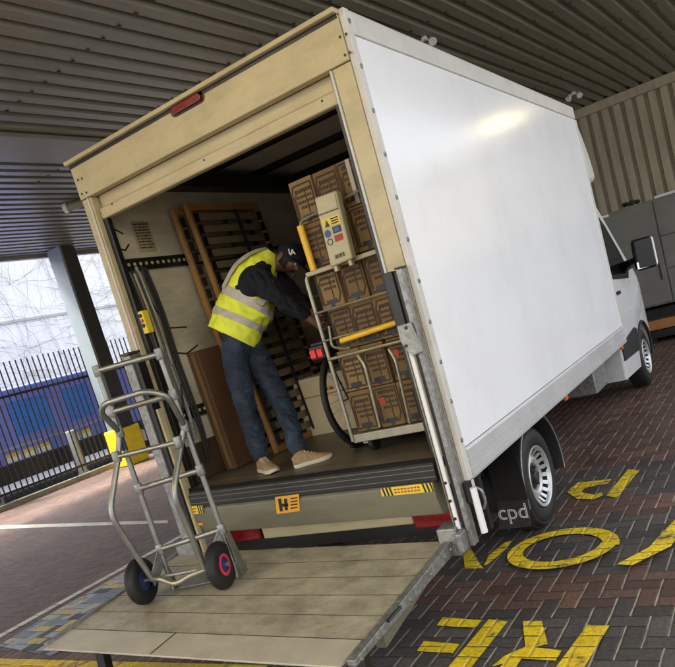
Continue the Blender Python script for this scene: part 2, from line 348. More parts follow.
# ------------------------------------------------------------------ mesh helpers
class MB:
    def __init__(s):
        s.v, s.f = [], []

    def add(s, vs, fs):
        o = len(s.v)
        s.v += [V(p) for p in vs]
        s.f += [tuple(i + o for i in f) for f in fs]
        return s

    def box(s, x0, x1, y0, y1, z0, z1):
        return s.hexa([(x0, y0, z0), (x1, y0, z0), (x1, y1, z0), (x0, y1, z0)], [(x0, y0, z1), (x1, y0, z1), (x1, y1, z1), (x0, y1, z1)])

    def hexa(s, lo, hi):
        n = len(lo)
        vs = list(lo) + list(hi)
        fs = [tuple(range(n - 1, -1, -1)), tuple(range(n, 2 * n))]
        fs += [(i, (i + 1) % n, n + (i + 1) % n, n + i) for i in range(n)]
        return s.add(vs, fs)

    def slab(s, pts, d):                     # polygon thickened along vector d
        pts = [V(p) for p in pts]
        d = V(d)
        return s.hexa(pts, [p + d for p in pts])

    def obox(s, c, ax, ay, az):              # box centred c with half-axis vectors
        c, ax, ay, az = V(c), V(ax), V(ay), V(az)
        return s.hexa([c - ax - ay - az, c + ax - ay - az, c + ax + ay - az, c - ax + ay - az],
                      [c - ax - ay + az, c + ax - ay + az, c + ax + ay + az, c - ax + ay + az])

    def bar(s, a, b, w, t, up=(0, 0, 1)):     # rectangular bar a->b
        a, b = V(a), V(b)
        d = (b - a).normalized()
        u = V(up)
        side = d.cross(u)
        if side.length < 1e-4:
            side = d.cross(V((1, 0, 0)))
        side.normalize()
        n = side.cross(d)
        return s.obox((a + b) / 2, (b - a) / 2, side * w / 2, n * t / 2)

    def tube(s, path, r, n=10, cap=True, flat=None):
        path = [V(p) for p in path]
        k = len(path)
        rr = r if isinstance(r, (list, tuple)) else [r] * k
        ref = None
        rings = []
        for i, p in enumerate(path):
            t = (path[min(i + 1, k - 1)] - path[max(i - 1, 0)])
            t.normalize()
            if ref is None:
                ref = V((0, 0, 1)) if abs(t.z) < .9 else V((1, 0, 0))
            a = (ref - t * ref.dot(t))
            a.normalize()
            ref = a
            b = t.cross(a)
            rings.append([p + (a * math.cos(2 * PI * j / n) + b * math.sin(2 * PI * j / n)) * rr[i] for j in range(n)])
        vs = [q for rg in rings for q in rg]
        fs = [(i * n + j, i * n + (j + 1) % n, (i + 1) * n + (j + 1) % n, (i + 1) * n + j) for i in range(k - 1) for j in range(n)]
        if cap:
            fs += [tuple(range(n - 1, -1, -1)), tuple(range((k - 1) * n, k * n))]
        return s.add(vs, fs)

    def lathe(s, prof, c, axis, n=40, up=None, a0=0, a1=2 * PI, close=False):
        """prof: list (r, h) ; h along axis from c"""
        c, ax = V(c), V(axis).normalized()
        u = ax.cross(V((0, 0, 1)))
        if u.length < 1e-4:
            u = V((1, 0, 0))
        u.normalize()
        w = ax.cross(u)
        full = abs(a1 - a0 - 2 * PI) < 1e-6
        m = n if full else n + 1
        vs = []
        for j in range(m):
            t = a0 + (a1 - a0) * j / n
            for r, h in prof:
                vs.append(c + ax * h + (u * math.cos(t) + w * math.sin(t)) * r)
        q = len(prof)
        qq = q if close else q - 1
        fs = []
        for j in range(n):
            j2 = (j + 1) % m
            for i in range(qq):
                i2 = (i + 1) % q
                fs.append((j * q + i, j2 * q + i, j2 * q + i2, j * q + i2))
        return s.add(vs, fs)

    def sphere(s, c, rx, ry=None, rz=None, n=16, m=10, rot=None, z0=-1.0):
        c = V(c)
        ry = ry or rx
        rz = rz or rx
        vs, fs = [], []
        for i in range(m + 1):
            ph = -PI / 2 + PI * i / m
            zz = max(math.sin(ph), z0)
            for j in range(n):
                t = 2 * PI * j / n
                p = V((rx * math.cos(ph) * math.cos(t), ry * math.cos(ph) * math.sin(t), rz * zz))
                vs.append(c + (rot @ p if rot else p))
        for i in range(m):
            for j in range(n):
                fs.append((i * n + j, i * n + (j + 1) % n, (i + 1) * n + (j + 1) % n, (i + 1) * n + j))
        return s.add(vs, fs)

    def build(s, name, mat, parent=None, bevel=0.0, smooth=False, seg=2, kind=None, label=None, angle=35):
        me = bpy.data.meshes.new(name)
        if parent is None:
            xs = [p.x for p in s.v]
            ys = [p.y for p in s.v]
            off = V(((min(xs) + max(xs)) / 2, (min(ys) + max(ys)) / 2, min(p.z for p in s.v)))
        else:
            off = V(OFF[parent.name])
        me.from_pydata([tuple(p - off) for p in s.v], [], s.f)
        bm = bmesh.new()
        bm.from_mesh(me)
        bmesh.ops.remove_doubles(bm, verts=bm.verts, dist=1e-5)
        bmesh.ops.recalc_face_normals(bm, faces=bm.faces)
        bm.to_mesh(me)
        bm.free()
        o = bpy.data.objects.new(name, me)
        COL.objects.link(o)
        me.materials.append(MT[mat] if isinstance(mat, str) else mat)
        if parent is None:
            o.location = off
        else:
            o.parent = parent
        OFF[o.name] = off
        if smooth:
            me.shade_smooth()
            if smooth == 'auto':
                try:
                    me.set_sharp_from_angle(angle=math.radians(angle))
                except Exception:
                    pass
        if bevel:
            bv = o.modifiers.new('edge_round', 'BEVEL')
            bv.width = bevel
            bv.segments = seg
            bv.limit_method = 'ANGLE'
            bv.angle_limit = math.radians(40)
            me.shade_smooth()
            bv.harden_normals = True
        if kind:
            o['kind'] = kind
        if label:
            o['label'] = label
        return o


OFF = {}


def thing(name, loc, label, cat, group=None):
    o = bpy.data.objects.new(name, None)
    o.empty_display_size = 0.2
    COL.objects.link(o)
    o.location = loc
    OFF[o.name] = V(loc)
    tag(o, label, cat, group)
    return o


def tag(o, label, cat, group=None):
    o['label'] = label
    o['category'] = cat
    if group:
        o['group'] = group
    return o


def rename_copy(root, loc, label):
    """copy of a thing with its parts and sub-parts"""
    r = root.copy()
    COL.objects.link(r)
    r.location = loc
    r['label'] = label
    for ch in list(root.children):
        c = ch.copy()
        COL.objects.link(c)
        c.parent = r
        for g in list(ch.children):
            d = g.copy()
            COL.objects.link(d)
            d.parent = c
    return r


def text_mb(txt, size, org, xdir, ydir, depth=0.002, shear=0, offset=0.0):
    """flat lettering as thin geometry: origin = centre of the word"""
    cu = bpy.data.curves.new('t', 'FONT')
    cu.body = txt
    cu.size = size
    cu.align_x = 'CENTER'
    cu.align_y = 'CENTER'
    cu.extrude = depth / 2
    cu.offset = offset
    cu.shear = shear
    ob = bpy.data.objects.new('t', cu)
    COL.objects.link(ob)
    dg = bpy.context.evaluated_depsgraph_get()
    me = bpy.data.meshes.new_from_object(ob.evaluated_get(dg))
    xd, yd = V(xdir).normalized(), V(ydir).normalized()
    zd = xd.cross(yd)
    mb = MB()
    mb.add([V(org) + xd * v.co.x + yd * v.co.y + zd * v.co.z for v in me.vertices], [tuple(p.vertices) for p in me.polygons])
    bpy.data.objects.remove(ob)
    bpy.data.curves.remove(cu)
    bpy.data.meshes.remove(me)
    return mb


def skin_mb(nodes, edges, root, sub=2):
    """grow one continuous skin round a skeleton; returns MB with the finished surface"""
    names = list(nodes)
    idx = {n: i for i, n in enumerate(names)}
    me = bpy.data.meshes.new('sk')
    me.from_pydata([tuple(nodes[n][0]) for n in names], [(idx[a], idx[b]) for a, b in edges], [])
    ob = bpy.data.objects.new('sk', me)
    COL.objects.link(ob)
    ob.modifiers.new('skin', 'SKIN')
    sv = me.skin_vertices[0].data
    for n in names:
        r = nodes[n][1]
        sv[idx[n]].radius = r if isinstance(r, tuple) else (r, r)
    sv[idx[root]].use_root = True
    ss = ob.modifiers.new('sub', 'SUBSURF')
    ss.levels = ss.render_levels = sub
    dg = bpy.context.evaluated_depsgraph_get()
    m2 = bpy.data.meshes.new_from_object(ob.evaluated_get(dg))
    mb = MB()
    mb.add([v.co.copy() for v in m2.vertices], [tuple(p.vertices) for p in m2.polygons])
    bpy.data.objects.remove(ob)
    bpy.data.meshes.remove(me)
    bpy.data.meshes.remove(m2)
    return mb


def bez(pts, n=8):
    """Catmull-Rom through points"""
    pts = [V(p) for p in pts]
    out = []
    for i in range(len(pts) - 1):
        p0, p1, p2, p3 = pts[max(i - 1, 0)], pts[i], pts[i + 1], pts[min(i + 2, len(pts) - 1)]
        for k in range(n):
            t = k / n
            out.append(0.5 * ((2 * p1) + (p2 - p0) * t + (2 * p0 - 5 * p1 + 4 * p2 - p3) * t * t + (3 * p1 - p0 - 3 * p2 + p3) * t ** 3))
    out.append(pts[-1])
    return out


def fillet(pts, r, n=5):
    """round the corners of a polyline"""
    pts = [V(p) for p in pts]
    out = [pts[0]]
    for a, b, c in zip(pts, pts[1:], pts[2:]):
        d1, d2 = (a - b), (c - b)
        rr = min(r, d1.length * .45, d2.length * .45)
        s, e = b + d1.normalized() * rr, b + d2.normalized() * rr
        for k in range(n + 1):
            t = k / n
            out.append(s * (1 - t) ** 2 + b * 2 * t * (1 - t) + e * t * t)
    out.append(pts[-1])
    return out


def disc_ring(mb, c, ax, r0, r1, n, skip=None, thick=0.004):
    pass

# ------------------------------------------------------------------ ground
g = MB().add([(-120, -120, -0.012), (120, -120, -0.012), (120, 120, -0.012), (-120, 120, -0.012)], [(0, 1, 2, 3)]).build('ground', 'asphalt', kind='structure')
g = MB().add([(-12.5, -14, 0), (3.9, -14, 0), (3.9, 15, 0), (-12.5, 15, 0)], [(0, 1, 2, 3)]).build('brick_paving', 'pave_brick', kind='structure')


def mark(name, polys, mat):
    mb = MB()
    for poly in polys:
        pts = [(P(u, v, 'z', 0.0).x, P(u, v, 'z', 0.0).y, 0.004) if not isinstance(u, float) or True else 0 for u, v in poly]
        mb.add(pts, [tuple(range(len(pts)))])
    return mb.build(name, mat, kind='structure')


def mark_xy(name, polys, mat, z=0.004):
    mb = MB()
    for i_, poly in enumerate(polys):
        mb.add([(x, y, z + .0006 * i_) for x, y in poly], [tuple(range(len(poly)))])
    return mb.build(name, mat, kind='structure')


def ring_poly(cx, cy, rx, ry, w, a0=0, a1=360, n=40):
    out = []
    for i in range(n):
        t0, t1 = math.radians(a0 + (a1 - a0) * i / n), math.radians(a0 + (a1 - a0) * (i + 1) / n)
        out.append([(cx + rx * math.cos(t0), cy + ry * math.sin(t0)), (cx + rx * math.cos(t1), cy + ry * math.sin(t1)),
                    (cx + (rx - w) * math.cos(t1), cy + (ry - w) * math.sin(t1)), (cx + (rx - w) * math.cos(t0), cy + (ry - w) * math.sin(t0))])
    return out


def xy(u, v):
    p = P(u, v, 'z', 0.0)
    return (p.x, p.y)


# far row: one worn letter under the truck's shadow
polys = [[xy(628, 470), xy(640, 470.5), xy(617, 498.5), xy(606.5, 496)]]
polys += [[xy(577.9, 483.1), xy(611.5, 479.6), xy(607.7, 484.3), xy(585.6, 488.2)], [xy(567, 492.5), xy(577.9, 483.1), xy(586, 488), xy(582, 491.7), xy(583.5, 494), xy(578, 500)],
          [xy(578, 499.5), xy(583, 493.4), xy(594, 495.4), xy(601.5, 493.2), xy(603.5, 496), xy(594, 500)]]
mark_xy('painted_lettering', polys, 'pave_yellow')
# middle row: worn stroke, O, slash
polys = [[xy(462, 545), xy(468, 544), xy(481, 566), xy(484, 569), xy(465, 569)], [xy(484, 566), xy(488, 565), xy(508, 548), xy(513, 541), xy(505, 543), xy(489, 556)]]
polys += ring_poly(0.115, 0.77, 0.345, 0.325, 0.10)
polys += [[xy(618, 569), xy(650, 552), xy(676, 524), xy(692, 522), xy(672, 551), xy(634, 570)]]
mark_xy('painted_lettering', polys, 'pave_yellow')
# near row: E, R, I seen upside down
polys = [[xy(489, 620), xy(508, 622), xy(462, 680), xy(438, 680)], [xy(443, 618), xy(482, 621), xy(475, 629), xy(437, 626)],
         [xy(424, 642), xy(460, 645), xy(453, 654), xy(417, 652)], [xy(400, 668), xy(440, 671), xy(436, 679), xy(393, 677)]]
polys += [[xy(523, 622), xy(542, 622), xy(548, 645), xy(526, 652)], [xy(548, 650), xy(562, 652), xy(556, 662), xy(522, 660), xy(492, 668), xy(505, 657), xy(526, 648)],
          [xy(508, 660), xy(524, 657), xy(514, 672), xy(496, 674)]]
polys += [[xy(588, 626), xy(610, 627), xy(578, 680), xy(548, 680)]]
mark_xy('painted_lettering', polys, 'pave_yellow')
# bay lines
mark_xy('white_line', [[xy(-40, 527), xy(168, 520.5), xy(168, 523.5), xy(-40, 530.5)]], 'pave_white')
mark_xy('white_line', [[(-4.51, -3.4), (-4.41, -3.4), (-4.34, 4.0), (-4.44, 4.0)]], 'pave_white')
mark_xy('yellow_line', [[(-6.0, -.60), (-1.2, -.60), (-1.2, -.73), (-6.0, -.73)]], 'pave_yellow')
mark_xy('painted_bay_symbol', [[(-4.2, -.42), (-3.3, -.55), (-3.1, .2), (-3.3, 1.0), (-4.27, 1.0), (-4.27, .2)]], 'pave_patch')

# ------------------------------------------------------------------ canopy over the yard
ZC = 5.0
SK = math.radians(2.5)
RIB = V((math.sin(SK), math.cos(SK), 0))
ACR = V((math.cos(SK), -math.sin(SK), 0))
EDGE = V((-12.25, 6.25, ZC))
can = thing('canopy', (-2, 3, ZC), 'brown corrugated metal canopy ceiling over the brick yard', 'canopy')


def ribs(mb, org, across, along, up, n, pitch, l0, l1, pan=.140, depth=.060, sl=.030, skip=()):
    for i in range(n):
        if i in skip:
            continue
        pr = [(0, 0), (pan, 0), (pan + sl, depth), (pitch - sl, depth), (pitch, 0)]
        if False:
            pr = [(0, 0), (pan * .48, 0), (pan * .5, .006), (pan * .52, 0), (pan, 0), (pan + sl, depth), (pitch - sl, depth), (pitch, 0)]
        for (a, ha), (b, hb) in zip(pr, pr[1:]):
            q = [org + across * (i * pitch + a) + up * ha, org + across * (i * pitch + b) + up * hb]
            mb.add([q[0] + along * l0, q[1] + along * l0, q[1] + along * l1, q[0] + along * l1], [(0, 1, 2, 3)])


NB = 62
mb = MB()
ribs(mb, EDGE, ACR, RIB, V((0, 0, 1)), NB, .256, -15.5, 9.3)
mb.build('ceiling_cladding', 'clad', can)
# screws that fix the cladding
mb = MB()
for yy in (-7.2, -5.4, -3.6, -1.8, 0, 1.8, 3.6, 5.4, 7.2):
    for i in range(18, NB):
        c = EDGE + ACR * (i * .256 + .02) + RIB * yy + V((0, 0, -.006))
        mb.obox(c, ACR * .011, RIB * .016, V((0, 0, .006)))
mb.build('fixing_screw', 'black', can, kind='stuff')
# flat soffit strip and the outer fascia
c0 = EDGE + ACR * 6.0
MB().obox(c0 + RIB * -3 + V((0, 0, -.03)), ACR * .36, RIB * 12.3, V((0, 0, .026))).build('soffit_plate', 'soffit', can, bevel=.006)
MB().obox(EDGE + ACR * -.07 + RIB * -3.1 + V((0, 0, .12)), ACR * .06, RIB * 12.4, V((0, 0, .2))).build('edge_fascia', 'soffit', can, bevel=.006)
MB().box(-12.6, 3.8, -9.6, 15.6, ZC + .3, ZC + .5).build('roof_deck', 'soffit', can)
MB().bar((-12, 14.93, ZC - .09), (9, 14.93, ZC - .09), .12, .2).build('edge_trim', 'wallclad', can, bevel=.006)

# back wall of tan cladding
bw = thing('clad_wall', (-1, 15, 0), 'tan vertical ribbed metal wall closing the far end of the yard', 'wall')
mb = MB()
ribs(mb, V((-12.2, 15.0, 0)), V((1, 0, 0)), V((0, 0, 1)), V((0, 1, 0)), 82, .258, 0, ZC + .1, pan=.15, depth=.09, sl=.03)
mb.build('cladding', 'wallclad', bw)
MB().box(-12.2, 9, 15.15, 15.4, 0, ZC + .2).build('wall_core', 'colshade', bw)

# column with a yellow guard
col = thing('steel_column', (-11.85, 7.6, 0), 'tall pale grey steel column with a yellow guard at its foot beside the fence', 'column')
MB().box(-12.05, -11.62, 7.36, 7.42, 0, ZC).build('shaft', 'colgrey', col, bevel=.01)
MB().box(-12.02, -11.65, 7.422, 7.80, 0, ZC - .01).build('web', 'colshade', col, bevel=.01)  # side turned from the daylight, its shade put into the dark colour
MB().box(-12.12, -11.56, 7.28, 7.86, 0, .86).build('column_guard', 'guard', col, bevel=.03)


# ceiling lamps (one mirrors in the white panel; two unseen, assumed, warm the rear)
def batten(c, L, label, tube='tube'):
    t = thing('batten_light', c, label, 'light', 'lit batten lights under the canopy')
    c = V(c)
    MB().obox(c + V((0, 0, -.04)), ACR * .07, RIB * L / 2, V((0, 0, .035))).build('housing', 'lampbody', t, bevel=.008)
    MB().tube([c + RIB * (-L / 2 + .05) + V((0, 0, -.10)), c + RIB * (L / 2 - .05) + V((0, 0, -.10))], .022, 10)  .build('lit_tube', tube, t, smooth='auto')
    for s in (-1, 1):
        MB().obox(c + RIB * s * (L / 2 - .03) + V((0, 0, -.09)), ACR * .03, RIB * .02, V((0, 0, .04))).build('end_cap', 'lampbody', t, bevel=.004)
    return t


batten((3.2, 12.4, ZC - .005), 1.3, 'lit yellowish batten light under the canopy mirrored in the white side panel', 'tube_dim')
batten((2.4, -4.6, ZC - .005), 2.4, 'lit warm batten light under the canopy right behind the viewer')
batten((-3.6, -5.4, ZC - .005), 2.4, 'lit warm batten light under the canopy behind the viewer by the bay line')


def spot(c, label, s=1.0):
    t = thing('twin_spotlight', c, label, 'light fitting')
    c = V(c)
    MB().lathe([(0, 0), (.05 * s, 0), (.05 * s, -.05 * s), (0, -.05 * s)], c, (0, 0, 1), 16).build('base', 'lampbody', t, smooth='auto')
    for k in (-1, 1):
        p = c + V((.11 * k * s, .03 * k * s, -.09 * s))
        MB().tube([c + V((0, 0, -.03 * s)), p], .015 * s, 8).build('arm', 'lampbody', t)
        MB().lathe([(0, -.07 * s), (.04 * s, -.07 * s), (.07 * s, .05 * s), (.06 * s, .055 * s), (0, .045 * s)], p, (.35 * k, -.6, -.7), 18).build('lamp_head', 'white', t, smooth='auto')
    return t


q = P(573, 92, 'z', ZC)
spot((q.x, q.y, ZC - .002), 'small white twin spotlight on the ceiling beyond the front of the truck roof', .9)
q = P(424, 37, 'z', ZC)
spot((q.x, q.y, ZC - .002), 'small white twin spotlight on the ceiling just above the middle of the truck roof', .8)
q = P(66, 208, 'z', ZC - .06)
t = thing('pipe_stub', (q.x, q.y, ZC - .06), 'short grey capped pipe hanging under the ceiling by the rear left corner of the truck', 'pipe')
MB().tube([q + V((0, 0, 0)), q + V((.75, .35, 0))], .07, 14).build('pipe_body', 'soffit', t, smooth='auto')
MB().lathe([(0, -.03), (.085, -.03), (.085, .04), (0, .04)], q, (.75, .35, 0), 16).build('end_cap', 'lampbody', t, smooth='auto')
MB().tube([q + V((.4, .18, .06)), q + V((.4, .18, 0))], .02, 8).build('hanger', 'black', t)

# ------------------------------------------------------------------ fence and what lies beyond
FX = -12.55
k = MB()
for i in range(11):
    y0 = -14 + i * 2.6
    k.box(-12.62, -12.42, y0, y0 + 2.592, -.01, .11)
tag(k.build('kerb', 'kerb', bevel=.012), 'low stone kerb along the foot of the black fence', 'kerb')
fe = thing('railing_fence', (FX, 2, .1), 'tall black vertical bar railing fence along the left edge of the yard', 'fence')
mb = MB()
y = -13.6
while y < 14.6:
    mb.box(FX - .011, FX + .011, y - .011, y + .011, .16, 2.9)
    y += .135
mb.build('railing_bars', 'fence', fe)
for z in (.3, 2.2):
    MB().box(FX - .02, FX + .02, -13.6, 14.6, z - .025, z + .025).build('rail', 'fence', fe)
for y in (-10.5, -7.5, -4.5, -1.5, 1.6, 4.6, 10.6, 13.4):
    MB().box(FX - .05, FX - .0, y - .04, y + .04, .1, 2.95).build('fence_post', 'fence', fe, bevel=.005)

wl = thing('white_building', (-21, 8, 0), 'bright white profiled metal building beyond the fence', 'building')
mb = MB()
ribs(mb, V((-20, -16, 0)), V((0, 1, 0)), V((0, 0, 1)), V((-1, 0, 0)), 180, .3, 0, 7.6, pan=.22, depth=.03, sl=.02)
mb.build('profiled_wall', 'bgwall', wl)
MB().box(-30, -20.05, -16, 38, 0, 7.6).build('building_core', 'bgwall', wl)
MB().box(-20.02, -19.95, -16, 38, 4.72, 4.80).build('flashing', 'bollard', wl)
tw = MB()
rnd = random.Random(3)
for i in range(330):
    y, z = rnd.uniform(1, 18), rnd.uniform(1.5, 7.2)
    ang = rnd.uniform(-.25, .3) if rnd.random() < .6 else rnd.uniform(1.3, 1.85)
    pts = []
    cv = rnd.uniform(-.02, .02)
    for s in range(rnd.randint(12, 30)):
        pts.append((-19.9 + rnd.uniform(-.03, .05), y, z))
        y += math.cos(ang) * .22
        z += math.sin(ang) * .22
        ang += rnd.uniform(-.22, .22) + cv
    r0 = rnd.uniform(.004, .0085)
    tw.tube(pts, [r0 * (1 - .6 * i2 / len(pts)) for i2 in range(len(pts))], 4)
tag(tw.build('climbing_plant', 'twig', smooth=True), 'bare tangled climber twigs spread over the white building wall', 'plant')

# parked blue van seen through the bars
vn = thing('parked_van', (-14.6, 6.6, 0), 'blue van parked side-on behind the fence with a white and yellow strip along its side', 'van')
X0 = -13.75
prof = [(3.2, .42), (10.6, .42), (10.7, .9), (10.65, 1.4), (10.3, 2.2), (10.05, 2.36), (9.7, 2.42), (3.6, 2.42), (3.3, 2.36), (3.2, 2.2)]
mb = MB()
mb.hexa([(X0, y, z) for y, z in prof], [(X0 - 1.9, y, z) for y, z in prof])
mb.build('body', 'vanblue', vn, bevel=.08, seg=3)
for y0, y1 in ((4.5, 5.9), (6.35, 7.35), (7.75, 8.55)):
    MB().box(X0 - .01, X0 + .008, y0, y1, 1.30, 2.1).build('window', 'vanglass', vn, bevel=.004)
MB().box(X0, X0 + .012, 3.3, 9.0, 1.08, 1.12).build('side_moulding', 'bollard', vn)
for y0 in (5.9, 6.3, 6.7, 7.5, 7.9):
    MB().box(X0, X0 + .014, y0, y0 + .34, .80, .92).build('reflective_strip', 'white', vn)
    MB().box(X0, X0 + .014, y0, y0 + .34, .925, .99).build('reflective_strip', 'yprint', vn)
MB().box(X0 - 1.8, X0 + .03, 3.15, 10.65, .36, .78).build('lower_cladding', 'grey_plastic', vn, bevel=.03)
for y0 in (4.3, 9.6):
    w = MB().lathe([(0, -.1), (.33, -.1), (.35, -.05), (.35, .08), (.33, .1), (.2, .1), (.18, .06), (0, .06)], (X0 + .0, y0, .35), (1, 0, 0), 28).build('wheel', 'rubber', vn, smooth='auto')
    MB().lathe([(0, .085), (.19, .085), (.2, .07), (.2, .05)], (X0 + .02, y0, .35), (1, 0, 0), 20).build('hub_cap', 'rim', w, smooth='auto')
p = P(76, 478, 'x', -13.2)
for i, (y, lab) in enumerate(((7.25, 'grey steel bollard behind the fence in front of the blue van beside its reflective strip'), (5.05, 'grey steel bollard behind the fence next to the dark blue post'))):
    mb = MB().lathe([(0, 0), (.13, 0), (.13, 1.05), (.12, 1.09), (.09, 1.11), (0, 1.115)], (-13.2, y, -.005), (0, 0, 1), 24)
    tag(mb.build('bollard', 'bollard', smooth='auto'), lab, 'bollard', 'bollards behind the fence')
MB_ = MB().box(-12.86, -12.70, 4.66, 4.82, -.005, 1.75)
tag(MB_.build('gate_post', 'postblue', bevel=.01), 'thick dark blue post just behind the fence at the far left', 'post')

# ------------------------------------------------------------------ grey cabinets in the background on the right
YC = 9.3
cb = thing('metal_cabinet', (1.0, YC + .6, 0), 'large grey metal cabinet with panel doors raised on a black frame beyond the cab', 'cabinet')
MB().box(-2.6, 4.4, YC + .03, YC + 1.3, .60, 2.27).build('cabinet_body', 'cab', cb, bevel=.01)
xs = [-2.58, -1.36, -.17, 1.05, 2.25, 3.4, 4.38]
for a, b_ in zip(xs, xs[1:]):
    if a < -.2:
        d = MB().box(a + .012, b_ - .012, YC, YC + .028, .63, 2.24).build('door', 'cab', cb, bevel=.006)
        MB().box(b_ - .10, b_ - .085, YC - .02, YC - .002, 1.0, 1.35).build('door_handle', 'black', d)
    else:
        for z0, z1 in ((.63, 1.14), (1.16, 1.66), (1.68, 2.24)):
            MB().box(a + .012, b_ - .012, YC, YC + .028, z0, z1).build('door', 'cab', cb, bevel=.006)
MB().box(-2.6, 4.4, YC - .02, YC + 1.3, .40, .56).build('black_frame', 'black', cb, bevel=.006)
MB().box(-2.6, 4.4, YC - .04, YC + .1, .22, .38).build('timber_plank', 'plank', cb, bevel=.008)
MB().box(-2.6, 4.4, YC - .02, YC + 1.3, .08, .205).build('base_frame', 'black', cb, bevel=.006)
for x in (-2.4, -.6, 1.2, 2.8, 4.2):
    MB().box(x - .06, x + .06, YC + .0, YC + .12, 0, .078).build('foot', 'black', cb)
p = P(603, 217, 'y', YC - .01)
MB().box(p.x - .09, p.x + .09, YC - .012, YC - .001, p.z - .02, p.z + .02).build('white_label', 'white', cb)
p = P(670, 190, 'y', YC + .1)
MB().box(p.x - .25, p.x + .45, YC + .1, YC + .25, 2.272, 2.31).build('top_batten', 'lampbody', cb)
mb = MB()
rnd = random.Random(5)
p = P(631, 205, 'y', YC + .2)
for i in range(9):
    mb.sphere((p.x + rnd.uniform(-.1, .1), YC + .2 + rnd.uniform(-.06, .06), 2.32 + rnd.uniform(-.01, .02)), rnd.uniform(.03, .05), rnd.uniform(.03, .05), rnd.uniform(.025, .04), 12, 8)
tag(mb.build('crumpled_rag', 'rag', smooth=True), 'dark crumpled cloth lying on top of the grey cabinet', 'cloth')

# ------------------------------------------------------------------ the box truck
W, HT, LB = 2.127, 3.132, 4.40
HH = .236                     # header depth
YR, YF, WR = 1.256, 5.762, .345
tr = thing('box_truck', (-W / 2, 0, 0), 'white box truck with its rear shutter open and tail lift lowered onto the brick yard', 'truck')


def fz(x):
    return .885 - .022 * (x + .15)        # cargo floor height (the van leans a little)


# box shell -----------------------------------------------------------
# right wall: outer gloss panel with trims, inner face
MB().box(-.03, -.006, .055, LB - .03, .905, HT - .125).build('side_panel', 'panel', tr)
MB().box(-.05, -.031, .03, LB - .02, .9, HT - .02).build('inner_lining', 'inner', tr)
MB().box(-.034, 0, .0, .054, .735, HT - .001).build('corner_trim', 'trim', tr, bevel=.006)
MB().box(-.05, .0, .055, LB, HT - .122, HT).build('roof_rail', 'trim', tr, bevel=.014, seg=3)
MB().box(-.034, .002, LB - .03, LB + .02, .74, HT - .125).build('front_corner_trim', 'trim', tr, bevel=.008)
for i in range(11):
    z = .95 + i * .212
    MB().lathe([(0, 0), (.013, 0), (.011, .004), (.005, .005), (.005, .002), (0, .002)], (0.0005, .03, z), (1, 0, 0), 12).build('rivet', 'galv', tr, smooth='auto')
# ribbed skirt below the panel
mb = MB()
pr = [(-.03, .73), (.0, .73), (.004, .745), (.004, .775), (-.006, .78), (-.006, .79), (.004, .795), (.004, .83), (-.006, .835), (-.006, .845), (.004, .85), (.004, .885), (-.004, .9), (-.03, .9)]
mb.hexa([(x, .056, z) for x, z in pr], [(x, LB + .01, z) for x, z in pr])
mb.build('ribbed_skirt', 'skirt', tr)
for y in (2.05, 4.3):
    MB().box(-.06, -.03, y, y + .07, .675, .715).build('side_marker', 'orange', tr, bevel=.01)
# left wall
MB().box(-W, -W + .03, .055, LB, .74, HT - .05).build('side_panel', 'panel', tr)
MB().box(-W + .031, -W + .05, .03, LB - .02, .9, HT - .04).build('inner_lining', 'inner', tr)
MB().box(-W, -W + .05, .055, LB, HT - .049, HT).build('roof_rail', 'trim', tr, bevel=.01)
# roof, bulkhead, floor
MB().box(-W + .051, -.051, .03, LB, HT - .028, HT - .006).build('roof', 'innerroof', tr)
MB().box(-W + .051, -.051, LB - .02, LB + .02, .86, HT - .03).build('bulkhead', 'bulk', tr)
a, b_ = -W + .05, -.05
MB().hexa([(a, .0, fz(a) - .05), (b_, .0, fz(b_) - .05), (b_, LB - .02, fz(b_) - .05), (a, LB - .02, fz(a) - .05)],
          [(a, .0, fz(a)), (b_, .0, fz(b_)), (b_, LB - .02, fz(b_)), (a, LB - .02, fz(a))]).build('cargo_floor', 'floor', tr)
for y in (.55, 1.15, 1.75, 2.35, 2.95, 3.55, 4.15):
    MB().box(-W + .055, -.055, y - .028, y + .028, HT - .075, HT - .0285).build('roof_bow', 'black', tr, bevel=.005)
MB().box(-W + .052, -.052, 2.5, 2.62, HT - .19, HT - .08).build('roof_beam', 'black', tr, bevel=.005)
MB().box(-W + .051, -W + .19, .1, LB - .03, HT - .19, HT - .08).build('shutter_track', 'black', tr, bevel=.006)
MB().box(-.19, -.051, .1, LB - .03, HT - .19, HT - .08).build('shutter_track', 'black', tr, bevel=.006)

# rear frame: header with lip, posts
hd = MB().box(-W + .001, -.035, -.012, .05, HT - HH, HT - .022).build('header', 'cream', tr, bevel=.006)
MB().box(-W - .002, -.03, -.05, .05, HT - .0215, HT + .004).build('rain_lip', 'cream', hd, bevel=.006)
for (u, v) in ((340, 37), (346, 34), (345, 55), (350, 52.5), (78, 180), (82, 178.5), (82, 194), (86.5, 192.5)):
    q = P(u, v, 'y', -.013)
    MB().lathe([(0, 0), (.007, 0), (.006, .003), (0, .003)], q, (0, -1, 0), 10).build('rivet', 'black', hd)
q0, q1 = P(172, 111, 'y', -.014), P(203, 97.5, 'y', -.014)


def stadium(c, hx, r, y0, y1):
    pts = [(c.x + (hx - r) * s_ + r * math.cos(math.radians(t)), c.z + r * math.sin(math.radians(t))) for s_, a_ in ((1, -90), (-1, 90)) for t in range(a_, a_ + 181, 20)]
    return MB().hexa([(x, y1, z) for x, z in pts], [(x, y0, z) for x, z in pts])


